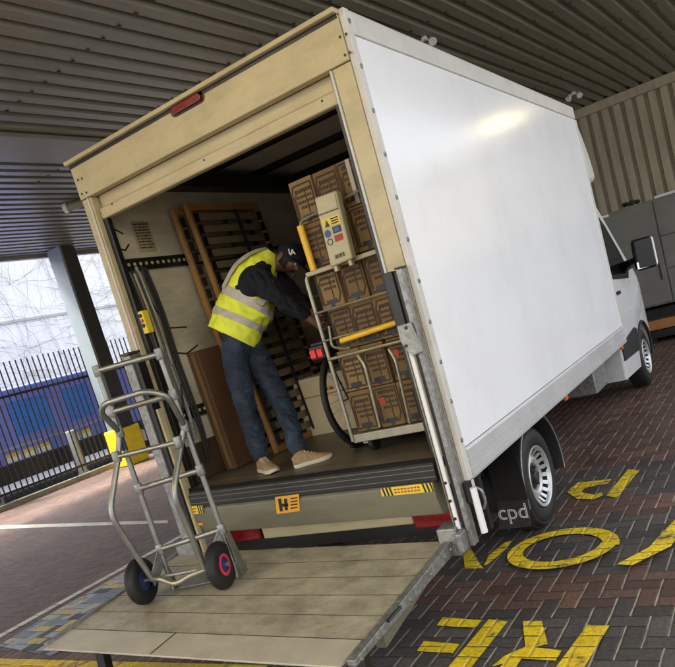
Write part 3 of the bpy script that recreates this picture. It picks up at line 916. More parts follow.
mlb = stadium((q0 + q1) / 2, (q1.x - q0.x) / 2 + .012, .030, -.018, -.0125).build('lamp_base', 'black', hd, bevel=.002)
stadium((q0 + q1) / 2, (q1.x - q0.x) / 2 - .004, .020, -.033, -.0185).build('marker_light', 'red', hd, bevel=.005, seg=3)
MB().box(-W + .003, -.037, -.018, -.0125, HT - .040, HT - .0225).build('lip_shade_strip', 'black', hd)  # black strip standing in for the shadow under the rain lip
# roller shutter rolled up: its bottom slats show under the header
MB().box(-W + .09, -.147, .058, .085, HT - HH - .075, HT - HH + .004).build('shutter_slat', 'cream', tr, bevel=.006)
MB().box(-W + .09, -.147, .028, .085, HT - HH - .150, HT - HH - .079).build('shutter_bottom_rail', 'cream', tr, bevel=.012)
for u, v in ((318, 96), (325, 92), (322, 101), (108, 201), (112, 204), (204, 160)):
    q = P(u, v, 'y', .027)
    if q.z < HT - HH - .08:
        MB().lathe([(0, 0), (.006, 0), (.005, .003), (0, .003)], q, (0, -1, 0), 10).build('rivet', 'black', tr)
MB().box(-.145, -.036, .0, .07, .73, HT - HH - .002).build('rear_post', 'cream', tr, bevel=.006)
MB().box(-.158, -.146, -.01, .02, .9, HT - HH - .004).build('post_edging', 'trim', tr, bevel=.004)
MB().box(-W, -W + .085, -.002, .07, .73, HT - HH - .002).build('rear_post', 'cream', tr, bevel=.006)
MB().box(-W + .086, -W + .125, .035, .075, .9, HT - HH - .08).build('shutter_guide', 'black', tr, bevel=.004)
MB().box(-W + .06, -W + .072, -.014, -.003, .9, HT - HH - .004).build('post_edging', 'trim', tr, bevel=.003)
MB().box(-.2, -.159, .035, .075, .9, HT - HH - .08).build('shutter_guide', 'black', tr, bevel=.004)

# load tracks and kickboards on the left wall
XW = -W + .05


def track(z, y0, y1):
    t = MB().box(XW + .001, XW + .022, y0, y1, z - .04, z + .04).build('load_track', 'black', tr, bevel=.004)
    mb = MB()
    y = y0 + .05
    while y < y1 - .03:
        mb.lathe([(0, 0), (.012, 0), (.012, .003), (0, .003)], (XW + .0225, y, z), (1, 0, 0), 10)
        y += .052
    mb.build('track_holes', 'casew', t)


track(2.45, .09, 4.3)
track(1.40, .09, 4.3)
MB().hexa([(XW + .001, .09, fz(XW) + .002), (XW + .02, .09, fz(XW) + .002), (XW + .02, 4.3, fz(XW) + .002), (XW + .001, 4.3, fz(XW) + .002)],
          [(XW + .001, .09, 1.19), (XW + .02, .09, 1.19), (XW + .02, 4.3, 1.19), (XW + .001, 4.3, 1.19)]).build('kickboard', 'ply', tr, bevel=.004)
MB().box(-.075, -.051, .09, 4.3, .885, 1.19).build('kickboard', 'ply', tr, bevel=.004)
# old notice on the wall and scuffs
nt_ = MB().box(XW + .0005, XW + .003, .29, .45, 2.53, 2.74).build('paper_notice', 'poster', tr)
mb = MB()
rnd = random.Random(8)
for r_ in range(9):
    y = .305
    while y < .43:
        l = rnd.uniform(.01, .035)
        zz = 2.555 + r_ * .02
        mb.box(XW + .0032, XW + .0036, y, min(y + l, .437), zz, zz + .009)
        y += l + .006
mb.build('notice_print', 'print', nt_)
for (y0, z0, y1, z1) in ((.09, 2.72, .2, 2.66), (.09, 2.58, .17, 2.55), (.17, 2.55, .22, 2.59), (.33, 2.0, .5, 1.98), (.3, 1.83, .42, 1.80), (.42, 1.8, .55, 1.84), (.25, 2.2, .3, 2.05)):
    MB().bar((XW + .001, y0, z0), (XW + .001, y1, z1), .012, .002, up=(1, 0, 0)).build('wall_scuff', 'print', tr)

# tail lift columns
c = MB().box(-.064, -.036, -.065, -.0025, .40, 1.88).build('lift_column', 'galv', tr, bevel=.004)
MB().box(-.067, -.033, -.068, .0, 1.882, 1.89).build('column_cap', 'ply', c)
MB().box(-.090, -.0645, -.045, -.003, .42, 1.87).build('column_slot', 'black', c)
MB().box(-.142, -.0905, -.06, -.003, 1.52, 1.88).build('column_slider', 'black', c, bevel=.004)
c = MB().box(-W - .002, -W + .075, -.10, -.0025, .40, 1.88).build('lift_column', 'galv', tr, bevel=.006)
MB().box(-W - .005, -W + .078, -.103, .0, 1.882, 1.90).build('column_cap', 'ply', c, bevel=.003)
MB().box(-W + .0755, -W + .115, -.085, -.02, .42, 1.86).build('column_slot', 'black', c)
MB().box(-W + .116, -W + .135, -.07, -.03, .42, 1.5).build('column_channel', 'cream', c, bevel=.003)
MB().tube([(-.106, -.055, 1.52), (-.106, -.055, .50)], .0135, 12).build('lift_rod', 'white', tr, smooth='auto')
MB().tube([(-.134, -.045, 1.50), (-.134, -.045, .46)], .006, 8).build('lift_chain', 'zinc', tr, smooth='auto')
# bracket at the top of the right column slider
q = [P(u, v, 'y', -.075) for u, v in ((398, 326), (411, 322), (424, 351), (415, 355), (409, 352), (401, 341))]
br = MB().slab(q, (0, -.012, 0)).build('slider_bracket', 'galv', tr, bevel=.003)
for u, v in ((406, 328), (406, 346)):
    MB().lathe([(0, 0), (.009, 0), (.009, .003), (0, .003)], P(u, v, 'y', -.0875), (0, -1, 0), 10).build('bolt_hole', 'black', br)
for z in (.56, .66, .76):
    MB().lathe([(0, 0), (.009, 0), (.008, .006), (0, .006)], (-.106, -.0695, z), (0, -1, 0), 10).build('bolt', 'black', tr)
# white latch and handle at the lower right corner
MB().box(-.033, .0, .02, .052, .60, .73).build('latch_plate', 'trim', tr, bevel=.005)
MB().tube([(.012, -.012, .70), (.012, -.012, .45)], .019, 12).build('latch_handle', 'white', tr, smooth='auto')
MB().tube(fillet([(.0, .03, .69), (.035, .035, .67), (.04, .04, .6), (.015, .04, .56)], .02), .008, 8).build('latch_hook', 'galv', tr, smooth='auto')
MB().box(-.03, -.002, -.03, .02, .62, .74).build('latch_block', 'black', tr, bevel=.005)

# sill beam under the floor edge, with warning stickers
tilt = -.022
xs0, xs1 = -W + .115, -.19


def sill(prof, name, mat, x0=xs0, x1=xs1, **kw):
    mb = MB()
    mb.hexa([(x0, y, z + fz(x0) - .885) for y, z in prof], [(x1, y, z + fz(x1) - .885) for y, z in prof])
    return mb.build(name, mat, tr, **kw)


sill([(.02, .885), (.0, .888), (-.035, .872), (-.05, .84), (-.052, .772), (.02, .772)], 'floor_nosing', 'rubber', x0=-W + .09, x1=-.16, bevel=.004)
for zz in (.862, .835, .800):
    sill([(-.03, zz), (-.0545, zz), (-.0545, zz - .004), (-.03, zz - .004)], 'nosing_strip', 'sill', x0=-W + .09, x1=-.16)
sb = sill([(.05, .768), (-.035, .768), (-.05, .752), (-.052, .675), (-.02, .575), (.05, .575)], 'sill_beam', 'sill', bevel=.006)


def sticker(px, name, mat, yy, parent, th=.002):
    return MB().slab([P(u, v, 'y', yy) for u, v in px], (0, -th, 0)).build(name, mat, parent)


YS = -.0535
st = sticker([(275, 497), (299, 494), (300, 511), (277, 514)], 'warning_sticker', 'osticker', YS, sb)
sticker([(278, 499), (281, 498.5), (283, 511), (280, 511.5)], 'pictogram', 'inkb', YS - .0025, st, .001)
sticker([(281, 504), (288, 503), (288.5, 506), (282, 507)], 'pictogram', 'inkb', YS - .0025, st, .001)
sticker([(284, 499), (287, 498.5), (288, 510), (285, 510.5)], 'pictogram', 'inkb', YS - .0025, st, .001)
for i in range(4):
    sticker([(290.5, 498 + i * 3.2), (297.5, 497 + i * 3.2), (297.7, 498.3 + i * 3.2), (290.7, 499.3 + i * 3.2)], 'sticker_text', 'print', YS - .0025, st, .001)
for quad in ([(380.5, 488.5), (432, 482.5), (434, 491.5), (382, 496.5)], [(173, 508.5), (203, 505), (204, 513), (175, 517)]):
    st = sticker(quad, 'hazard_sticker', 'yprint' if quad[0][0] > 300 else 'yprint', YS, sb)
    A, B_, C_, D_ = [P(u, v, 'y', YS - .0025) for u, v in quad]
    for k0 in (.02, .09, .16, .80, .87, .94):
        s0, s1, off = k0, k0 + .035, .035
        q = [A.lerp(B_, s0), A.lerp(B_, s1), D_.lerp(C_, min(1, s1 + off)), D_.lerp(C_, min(1, s0 + off))]
        MB().slab(q, (0, -.001, 0)).build('chevron', 'inkb', st)
    for r_ in (.25, .6):
        for kk in range(8):
            s0 = .26 + kk * .064
            t0, t1 = r_, r_ + .18
            q = [A.lerp(B_, s0).lerp(D_.lerp(C_, s0), t0), A.lerp(B_, s0 + .045).lerp(D_.lerp(C_, s0 + .045), t0), A.lerp(B_, s0 + .045).lerp(D_.lerp(C_, s0 + .045), t1), A.lerp(B_, s0).lerp(D_.lerp(C_, s0), t1)]
            MB().slab(q, (0, -.001, 0)).build('sticker_text', 'redprint', st)
sticker([(181, 520), (202, 517), (203, 525), (183, 528)], 'warning_sticker', 'osticker', -.045, sb)

# number plate carrier, lamp, tail lights below the sill
MB().box(-1.66, -.50, .16, .19, .47, .665).build('plate_carrier', 'cream', tr, bevel=.012)
MB().lathe([(0, .03), (.03, .03), (.055, .015), (.06, 0), (0, 0)], (-1.03, .158, .640), (0, -1, 0), 24).build('plate_lamp', 'black', tr, smooth='auto')
MB().box(-.495, -.16, .15, .2, .44, .68).build('tail_light', 'red', tr, bevel=.015)
MB().box(-1.99, -1.68, .15, .2, .47, .70).build('tail_light', 'red', tr, bevel=.015)
MB().box(-W + .1, -.05, .21, .25, .38, .8).build('rear_crossmember', 'black', tr)

# tail lift platform: slopes down to the yard
def pz(x, y):
    return .445 - .034 * (x + .15) + .07 * y


def plat_slab(x0, x1, y0, y1, t, dz=0.0, tx=None):
    lo, hi = [], []
    for x, y in ((x0, y0), (x1, y0), (x1, y1), (x0, y1)):
        z = pz(x, y) + dz
        lo.append((x, y, z - t))
        hi.append((x, y, z))
    return lo, hi


PX0, PX1 = -2.22, -.195
pf = MB()
ys = [-.985, -.80, -.62, -.44, -.26, -.07]
for y0, y1 in zip(ys, ys[1:]):
    pf.hexa(*plat_slab(PX0, PX1, y0 + .002, y1 - .002, .045))
plat = pf.build('lift_platform', 'plat', tr)
for y in ys[:-1]:
    MB().hexa(*plat_slab(PX0 + .002, PX1 - .002, y - .0016, y + .0016, .0006, .0009)).build('plank_seam', 'print', plat)
lo, hi = plat_slab(PX0, PX1 - .02, -1.178, -.987, .045)
for i in (0, 1):
    lo[i] = (lo[i][0], lo[i][1], hi[i][2] - .010)
MB().hexa(lo, hi).build('tip_wedge', 'lip', plat, bevel=.002)
MB().hexa(*plat_slab(-1.36, -1.352, -1.17, -.99, .001, .0015)).build('tip_joint', 'print', plat)
for x0, x1 in ((PX1 + .002, PX1 + .045), (PX0 - .04, PX0 - .002)):
    lo, hi = plat_slab(x0, x1, -1.15, -.03, .075, .012)
    for i in (0, 1):
        lo[i] = (lo[i][0], lo[i][1], hi[i][2] - .03)
    sr = MB().hexa(lo, hi).build('side_rail', 'galv', plat, bevel=.004)
    if x1 > -1:
        for y in (-1.10, -.95, -.62, -.38, -.2, -.12):
            MB().lathe([(0, 0), (.011, 0), (.009, .006), (0, .007)], (x1, y, pz(x1, y) - .012 - (.012 if y > -.9 else 0)), (1, 0, 0), 10).build('bolt', 'zinc', sr, smooth='auto')
        MB().tube([(x1 + .008, -.86, pz(0, -.86) + .016), (x1 + .012, -.8, pz(0, -.8) + .02), (x1 + .01, -.74, pz(0, -.74) + .014)], .008, 8).build('catch_lever', 'black', sr, smooth='auto')
MB().box(PX1 - .03, PX1 + .09, -.10, .015, .36, .52).build('hinge_arm', 'galv', plat, bevel=.012)
MB().box(PX1 + .09, PX1 + .13, -.14, .02, .39, .50).build('hinge_arm', 'galv', plat, bevel=.012)
MB().box(PX0 - .0, PX0 + .1, -.10, .015, .40, .58).build('hinge_arm', 'galv', plat, bevel=.012)
for x, y in ((-.28, -.95), (-1.98, -1.02)):
    z = pz(x, y) - .046
    lg = MB().bar((x, y + .02, z), (x - .0, y - .02, .075), .07, .05).build('support_leg', 'black', plat, bevel=.005)
    MB().lathe([(0, -.03), (.07, -.03), (.075, -.02), (.075, .02), (.07, .03), (0, .03)], (x, y - .02, .076), (1, 0, 0), 20).build('support_roller', 'rubber', lg, smooth='auto')
MB().hexa([(-.33, -.75, .2), (-.27, -.75, .2), (-.27, -.1, .3), (-.33, -.1, .3)], [(-.33, -.75, .3), (-.27, -.75, .3), (-.27, -.1, .39), (-.33, -.1, .39)]).build('lift_arm', 'sill', plat, bevel=.006)

# straps, cables and control box hanging beside the rear post
for i, (y, z0, z1) in enumerate(((.10, 2.40, 1.25), (.14, 2.42, 1.0), (.185, 2.43, 1.22), (.235, 2.43, 1.05), (.265, 2.42, 1.12))):
    pts = [(XW + .03, y - .0, z0), (XW + .045, y + .015, z0 - .3), (XW + .04, y + .005 * i, (z0 + z1) / 2), (XW + .05, y + .03, z1 + .2), (XW + .04, y + .02, z1)]
    MB().tube(bez(pts, 6), (.011, .008, .014, .009, .012)[i], 8).build('hanging_strap', 'strap' if i != 2 else 'galv', tr, smooth='auto')
for i, (y, z0, z1) in enumerate(((.115, 2.38, 1.85), (.16, 2.38, 1.75))):
    MB().tube(bez([(XW + .07, y, z0), (XW + .075, y + .02, (z0 + z1) / 2), (XW + .07, y + .03, z1)], 6), .009, 8).build('hanging_strap', ('tape', 'redprint')[i] if i == 0 else 'zinc', tr, smooth='auto')
q = P(146, 322, 'x', XW + .10)
cbx = MB().obox(q, (.022, 0, 0), (0, .028, 0), (0, 0, .075)).build('control_box', 'yprint', tr, bevel=.008)
for dz, mt in ((.045, 'inkb'), (.012, 'red'), (-.02, 'inkb')):
    MB().lathe([(0, 0), (.013, 0), (.012, .008), (0, .009)], q + V((0.0, -.029, dz)), (0, -1, 0), 12).build('button', mt, cbx, smooth='auto')
MB().tube(bez([q + V((0, 0, -.075)), q + V((.0, .01, -.25)), q + V((-.01, .05, -.5)), q + V((-.03, .1, -.62)), q + V((-.04, .16, -.45))], 7), .007, 8).build('control_cable', 'strap', tr, smooth='auto')

# running gear ----------------------------------------------------------
for x in (-1.45, -.68):
    MB().box(x - .04, x + .04, .25, 6.2, .52, .70).build('chassis_rail', 'black', tr)
for y in (.6, 2.1, 3.0, 3.9):
    MB().box(-W + .1, -.06, y - .03, y + .03, .70, .80).build('cross_bearer', 'black', tr)
MB().tube([(-1.75, YR, WR), (-.35, YR, WR)], .06, 12).build('rear_axle', 'black', tr, smooth='auto')
MB().box(-.62, -.24, 3.78, 4.3, .36, .66).build('side_tank', 'galv', tr, bevel=.02)


def wheel(x, y, side, front=False):
    """side +1: outer face towards +x"""
    ax = (side, 0, 0)
    c = (x, y, WR)
    w_ = .215
    wh = MB().lathe([(.20, -w_), (.30, -w_ + .0), (.335, -w_ + .02), (.345, -w_ + .05), (.345, -.05), (.335, -.02), (.325, -.01), (.315, -.012), (.30, .0), (.262, .003), (.228, -.004), (.205, -.02), (.20, -.06)], c, ax, 48).build('wheel', 'rubber', tr, smooth='auto', angle=50)
    mb = MB()
    # tread blocks
    for i in range(48):
        t = 2 * PI * i / 48
        for hh in (-.17, -.12, -.07):
            ce = V(c) + V((side * hh, math.cos(t) * .346, math.sin(t) * .346))
            mb.obox(ce, (.021, 0, 0), V((0, -math.sin(t), math.cos(t))) * .017, V((0, math.cos(t), math.sin(t))) * .004)
    mb.build('tread', 'rubber', wh)
    rim = MB()
    rim.lathe([(.206, -.12), (.206, -.012), (.213, -.002), (.208, .004), (.198, -.004), (.190, -.022)], c, ax, 48)
    # dished disc with a ring of slots
    n = 40

    def pt(t, r, h):
        return V(c) + V((side * h, math.cos(t) * r, math.sin(t) * r))
    hs = -.055 if not front else -.06
    for i in range(n):
        t0, t1 = 2 * PI * i / n, 2 * PI * (i + 1) / n
        if i % 2 == 0:
            rim.add([pt(t0, .190, -.022), pt(t1, .190, -.022), pt(t1, .150, hs), pt(t0, .150, hs)], [(0, 1, 2, 3)])
            rim.add([pt(t0, .190, -.03), pt(t1, .190, -.03), pt(t1, .150, hs - .01), pt(t0, .150, hs - .01)], [(0, 1, 2, 3)])
    rim.lathe([(.152, hs + .001), (.135, hs + .018), (.118, hs + .022), (.098, hs + .012), (.09, hs - .01), (0, hs - .01)], c, ax, 40)
    rm = rim.build('rim', 'rim', wh, smooth='auto')
    hub = MB().lathe([(0, hs + .035), (.03, hs + .035), (.04, hs + .028), (.045, hs + .0), (.088, hs - .002), (.088, hs - .02)], c, ax, 24)
    for i in range(6):
        t = 2 * PI * i / 6
        hub.lathe([(0, hs + .02), (.011, hs + .02), (.013, hs - .004)], pt(t, .067, 0), ax, 8)
    hub.build('hub_centre', 'grey_plastic' if not front else 'galv', wh, smooth='auto')
    MB().lathe([(0, -.19), (.19, -.19), (.20, -.185), (.2, -.10)], c, ax, 32).build('brake_drum', 'black', wh)
    return wh


wheel(-.085, YR, 1)
wheel(-.085 - .20, YF, 1, True).location.x += .195
wheel(-W + .085, YR, -1)
wheel(-W + .085, YF, -1, True)
# rear mudguards and flaps
for s in (1, -1):
    x0 = -.335 if s > 0 else -W + .06
    x1 = x0 + .275
    c = (x0, YR + .02, WR)
    a0, a1 = math.radians(-12), math.radians(192)
    ro = .425
    mg = MB()
    n = 30
    prof = [(ro, 0), (ro + .012, .02), (ro + .012, .255), (ro + .018, .275), (ro - .006, .275), (ro - .008, 0)]
    vs = []
    for j in range(n + 1):
        t = a0 + (a1 - a0) * j / n
        for r, h in prof:
            vs.append(V(c) + V((h, math.cos(t) * r, math.sin(t) * r)))
    qn = len(prof)
    fs = [(j * qn + i, j * qn + (i + 1) % qn, (j + 1) * qn + (i + 1) % qn, (j + 1) * qn + i) for j in range(n) for i in range(qn)]
    mgo = mg.add(vs, fs).build('mudguard', 'grey_plastic', tr, smooth='auto')
    tb = MB()
    tb.tube([V(c) + V((.279 if s > 0 else -.004, math.cos(a0 + (a1 - a0) * j / n) * (ro + .006), math.sin(a0 + (a1 - a0) * j / n) * (ro + .006))) for j in range(n + 1)], .0055, 8)
    tb.build('guard_edging', 'galv', mgo, smooth='auto')
    if s > 0:
        F = [P(u, v, 'y', .83) for u, v in ((496.5, 502.5), (527.5, 499.5), (531, 526.5), (499.5, 530))]
        fl = MB().slab(F, (0, .012, 0)).build('mudflap', 'flap', tr, bevel=.003)
        xd = (F[1] - F[0]).normalized()
        yd = V((0, 0, 1))
        yd = (yd - xd * yd.dot(xd)).normalized()
        cen = sum(F, V()) / 4
        text_mb('cpd', .145, cen + V((0, -.002, .016)), xd, yd, .002).build('flap_lettering', 'logo', fl)
        text_mb('cpd', .145, cen + V((0, -.0035, .016)), xd, yd, .001, offset=-.0045).build('flap_lettering', 'flap', fl)
        MB().slab([cen + xd * a_ + yd * b2 + V((0, -.001, 0)) for a_, b2 in ((-.065, -.068), (.065, -.068), (.065, -.058), (-.065, -.058))], (0, -.001, 0)).build('flap_small_print', 'grey_plastic', fl)
        MB().slab([F[0] + V((0, .004, 0)), F[1] + V((0, .004, 0)), F[1] + V((0, .004, .28)), F[0] + V((0, .004, .28))], (0, .01, 0)).build('flap_bracket', 'black', tr)
    else:
        MB().box(-W + .08, -W + .3, .83, .842, .13, .6).build('mudflap', 'rubber', tr)

# cab ---------------------------------------------------------------
CX, HWC = -W / 2, .985


def hw(z):
    return HWC - max(0, z - 1.18) * .10 - max(0, .55 - z) * .06


def arch(cy, r, a0, a1, n):
    return [(cy + r * math.cos(math.radians(a0 + (a1 - a0) * i / n)), WR + .02 + r * math.sin(math.radians(a0 + (a1 - a0) * i / n))) for i in range(n + 1)]


prof = [(4.46, .33), (5.335, .30)] + arch(YF, .415, 186, -6, 16) + [(6.20, .30), (6.62, .30), (6.74, .45), (6.76, .62), (6.70, .95), (6.56, 1.10), (6.30, 1.28), (6.12, 1.40),
        (5.92, 1.56), (5.62, 1.86), (5.30, 2.18), (5.16, 2.29), (5.0, 2.36), (4.7, 2.40), (4.46, 2.40)]


def front_pull(y):                    # plan-view rounding of the nose
    return max(0, (y - 6.15)) ** 2 * .55


from mathutils.geometry import tessellate_polygon
tess = tessellate_polygon([[V((y, z, 0)) for y, z in prof]])
bm = bmesh.new()
va = [bm.verts.new((-1, y, z)) for y, z in prof]
vb = [bm.verts.new((1, y, z)) for y, z in prof]
for t3 in tess:
    bm.faces.new([va[i] for i in t3])
    bm.faces.new([vb[i] for i in t3])
for i in range(len(prof)):
    j = (i + 1) % len(prof)
    bm.faces.new([va[i], va[j], vb[j], vb[i]])
for co_, no_ in (((0, 0, 1.18), (0, 0, 1)), ((0, 0, .55), (0, 0, 1)), ((0, 6.15, 0), (0, 1, 0)), ((0, 6.35, 0), (0, 1, 0)), ((0, 6.55, 0), (0, 1, 0))):
    bmesh.ops.bisect_plane(bm, geom=bm.verts[:] + bm.edges[:] + bm.faces[:], plane_co=co_, plane_no=no_)
for v_ in bm.verts:
    s_ = 1 if v_.co.x > 0 else -1
    v_.co.x = CX + s_ * (hw(v_.co.z) - front_pull(v_.co.y))
bm.verts.index_update()
mb = MB()
mb.add([v_.co.copy() for v_ in bm.verts], [tuple(q_.index for q_ in f_.verts) for f_ in bm.faces])
bm.free()
cab = mb.build('cab_body', 'vanwhite', tr, bevel=.03, seg=3)
MB().box(CX - .8, CX + .8, 4.6, 6.5, .45, 1.1).build('engine_bay', 'black', tr)


def side_plate(pts, name, mat, parent, t=.004, gap=.001, bev=.0015):
    vs = [(CX + hw(z) - front_pull(y) + gap, y, z) for y, z in pts]
    return MB().slab(vs, (t, 0, 0)).build(name, mat, parent, bevel=bev)


for sgn in (1, -1):
    def sp(pts, name, mat, parent, t=.004, gap=.001):
        vs = [(CX + sgn * (hw(z) - front_pull(y) + gap), y, z) for y, z in pts]
        return MB().slab(vs, (sgn * t, 0, 0)).build(name, mat, parent)
    sp([(4.55, 1.40), (5.70, 1.31), (5.86, 1.40), (5.66, 1.66), (5.36, 1.97), (5.14, 2.13), (4.98, 2.17), (4.55, 2.17)], 'side_window', 'glass', cab)
    dr = sp([(4.512, .56), (4.52, .56), (4.52, 2.22), (4.512, 2.22)], 'door_seam', 'black', cab, .002)
    sp([(5.545, .62), (5.555, .62), (5.72, 1.28), (5.71, 1.28)], 'door_seam', 'black', cab, .002)
    sp([(4.56, .98), (5.60, .96), (5.60, .975), (4.56, .995)], 'body_crease', 'trim', cab, .003)
    sp([(4.47, .53), (5.36, .50), (5.37, .60), (5.41, .73), (5.30, .77), (4.47, .70)], 'side_cladding', 'grey_plastic', cab, .014)
    h = sp([(4.84, 1.20), (4.97, 1.20), (4.97, 1.235), (4.84, 1.235)], 'door_handle', 'black', cab, .022)
    # arch liner lip
    ln = MB().tube([(CX + sgn * (hw(z) + .004), y, z) for y, z in arch(YF, .405, 190, -8, 20)], .018, 8).build('arch_lip', 'grey_plastic', cab, smooth='auto')
    # mirror: black arm, housing, white back shell
    e = CX + sgn * (hw(1.45))
    mi = MB().tube([(e - sgn * .02, 5.62, 1.44), (e + sgn * .10, 5.52, 1.47), (e + sgn * .20, 5.43, 1.50)], [.07, .055, .05], 12).build('mirror', 'black', cab, smooth='auto')
    x0 = e + sgn * .18
    cm = V((e + sgn * .285, 5.40, 1.545))
    MB().obox(cm, (.105, .03 * sgn, 0), (-.02 * sgn, .05, 0), (0.0, 0, .175)).build('mirror_housing', 'black', mi, bevel=.03, seg=3)
    MB().obox(cm + V((sgn * .025, .055, -.0)), (.095, .03 * sgn, 0), (-.01 * sgn, .03, 0), (0, 0, .165)).build('mirror_shell', 'white', mi, bevel=.028, seg=3)
    MB().obox(cm + V((sgn * .0, -.052, .04)), (.083, .024 * sgn, 0), (-.0006 * sgn, .002, 0), (0, 0, .105)).build('mirror_glass', 'glass', mi)
    MB().obox(cm + V((sgn * .0, -.052, -.115)), (.078, .024 * sgn, 0), (-.0006 * sgn, .002, 0), (0, 0, .038)).build('mirror_glass', 'mirror', mi)
# rear end of the sill (white, open towards the box) and windscreen, bumper, lights on the front
MB().slab([(CX - hw(1.5) + .1, 6.02, 1.49), (CX + hw(1.5) - .1, 6.02, 1.49), (CX + hw(2.2) - .12, 5.255, 2.235), (CX - hw(2.2) + .12, 5.255, 2.235)], (0, .012, .011)).build('windscreen', 'glass', cab)
MB().box(CX - .8, CX + .8, 6.70, 6.79, .38, .62).build('front_bumper', 'grey_plastic', cab, bevel=.03)
MB().slab([(CX - .42, 6.765, .68), (CX + .42, 6.765, .68), (CX + .42, 6.70, .98), (CX - .42, 6.70, .98)], (0, .01, .0)).build('grille', 'grey_plastic', cab)
for sgn in (1, -1):
    MB().obox((CX + sgn * .66, 6.66, .93), (.14, sgn * -.06, 0), (0, .05, 0), (0, 0, .11)).build('headlight', 'glass', cab, bevel=.03)
MB().slab([(CX + hw(.4) - .02, 4.455, .34), (CX + hw(.6) - .02, 4.455, .72), (CX + hw(.6) - .22, 4.455, .72), (CX + hw(.4) - .22, 4.455, .34)], (0, .004, 0)).build('sill_end', 'skirt', cab)
# roof fairing above the cab
fp = [(4.43, 2.40), (4.43, 3.06), (4.56, 3.03), (4.68, 2.92), (4.80, 2.74), (4.87, 2.56), (4.88, 2.46), (4.84, 2.40)]
mb = MB()
mb.hexa([(CX - 1.035, y, z) for y, z in fp], [(CX + 1.035, y, z) for y, z in fp])
mb.build('roof_fairing', 'vanwhite', tr, bevel=.10, seg=5)
MB().box(CX - .95, CX + .95, LB + .021, 4.6, 1.2, 2.38).build('cab_joint', 'black', tr)

# ------------------------------------------------------------------ roll cage with cartons
GY = .29
gl, gr = -.835, -.115
gz = fz(-.5)
cg = thing('roll_cage', (-.48, GY + .36, gz), 'tall zinc wire roll cage trolley on the truck floor loaded with stacked cartons', 'roll cage')


def gp(u, v, y=GY):
    return P(u, v, 'y', y)


zb = 1.035
MB().box(gl, gr, GY, GY + .78, zb - .055, zb - .0).build('base_deck', 'zinc', cg, bevel=.006)
for x in (gl + .06, gr - .06):
    for y in (GY + .07, GY + .70):
        z0 = fz(x)
        cs = MB().box(x - .02, x + .02, y - .035, y + .035, z0 + .06, zb - .056).build('castor', 'galv', cg, bevel=.008)
        MB().lathe([(0, -.016), (.05, -.016), (.055, -.010), (.055, .010), (.05, .016), (0, .016)], (x + .028, y + .02, z0 + .056), (1, 0, 0), 20).build('castor_wheel', 'rubber', cs, smooth='auto')
# left and right uprights (front and back) with rounded top
zt = 2.03
for y in (GY, GY + .76):
    MB().tube(fillet([(gl, y, zb - .04), (gl, y, zt), (gr, y, zt), (gr, y, zb - .04)], .05), .0125, 10).build('tube_frame', 'zinc', cg, smooth='auto')
# thick wrapped shelf bar at the top of the gate
MB().bar((gl + .02, GY - .012, zt - .002), (gr, GY - .012, zt - .002), .03, .028).build('gate_bar', 'tape', cg, bevel=.006)
mb = MB()
for z in (1.80, 1.63):
    mb = MB()
    mb.tube([(gl, GY - .01, z), (gr, GY - .01, z)], .0065, 8)
    mb.build('gate_wire', 'zinc', cg, smooth='auto')
zq = gp(366, 350).z
MB().tube([(gl, GY - .01, zq), (gr, GY - .01, zq)], .0095, 8).build('gate_bar', 'zinc', cg, smooth='auto')
for (a, b_, c) in (((358, 355), (365, 366), (380, 427)), ((389, 349), (396, 361), (410, 423)), ((419, 343), (425, 354), (438, 419))):
    MB().tube(fillet([gp(*a, GY - .012), gp(*b_, GY - .03), gp(*c, GY - .02)], .03), .009, 8).build('gate_upright', 'zinc', cg, smooth='auto')
# yellow padded strap bar
hk = MB().tube(fillet([gp(329, 326, GY - .02), gp(332, 347, GY - .02), gp(345, 349, GY - .03), gp(350, 347, GY - .03)], .03), .008, 8).build('strap_hook', 'zinc', cg, smooth='auto')
MB().tube([gp(341, 341, GY - .035), gp(398, 322, GY - .035)], .017, 12).build('yellow_strap_bar', 'yellowp', cg, smooth='auto')
# upper extension: yellow tube and wire rail
MB().tube([gp(300, 226), gp(314, 271)], .021, 12).build('yellow_sleeve', 'yellowp', cg, smooth='auto')
MB().tube(fillet([gp(300, 228), gp(301, 221), (gr, GY, gp(303, 219).z + .05)], .03), .007, 8).build('upper_rail', 'zinc', cg, smooth='auto')
MB().tube([(gr, GY, zt), (gr, GY, 2.40)], .012, 8).build('upper_rail', 'zinc', cg, smooth='auto')
for z in (1.25, 1.47, 1.7, 1.9):
    MB().tube([(gl, GY, z), (gl, GY + .76, z)], .006, 6).build('side_wire', 'zinc', cg, smooth='auto')


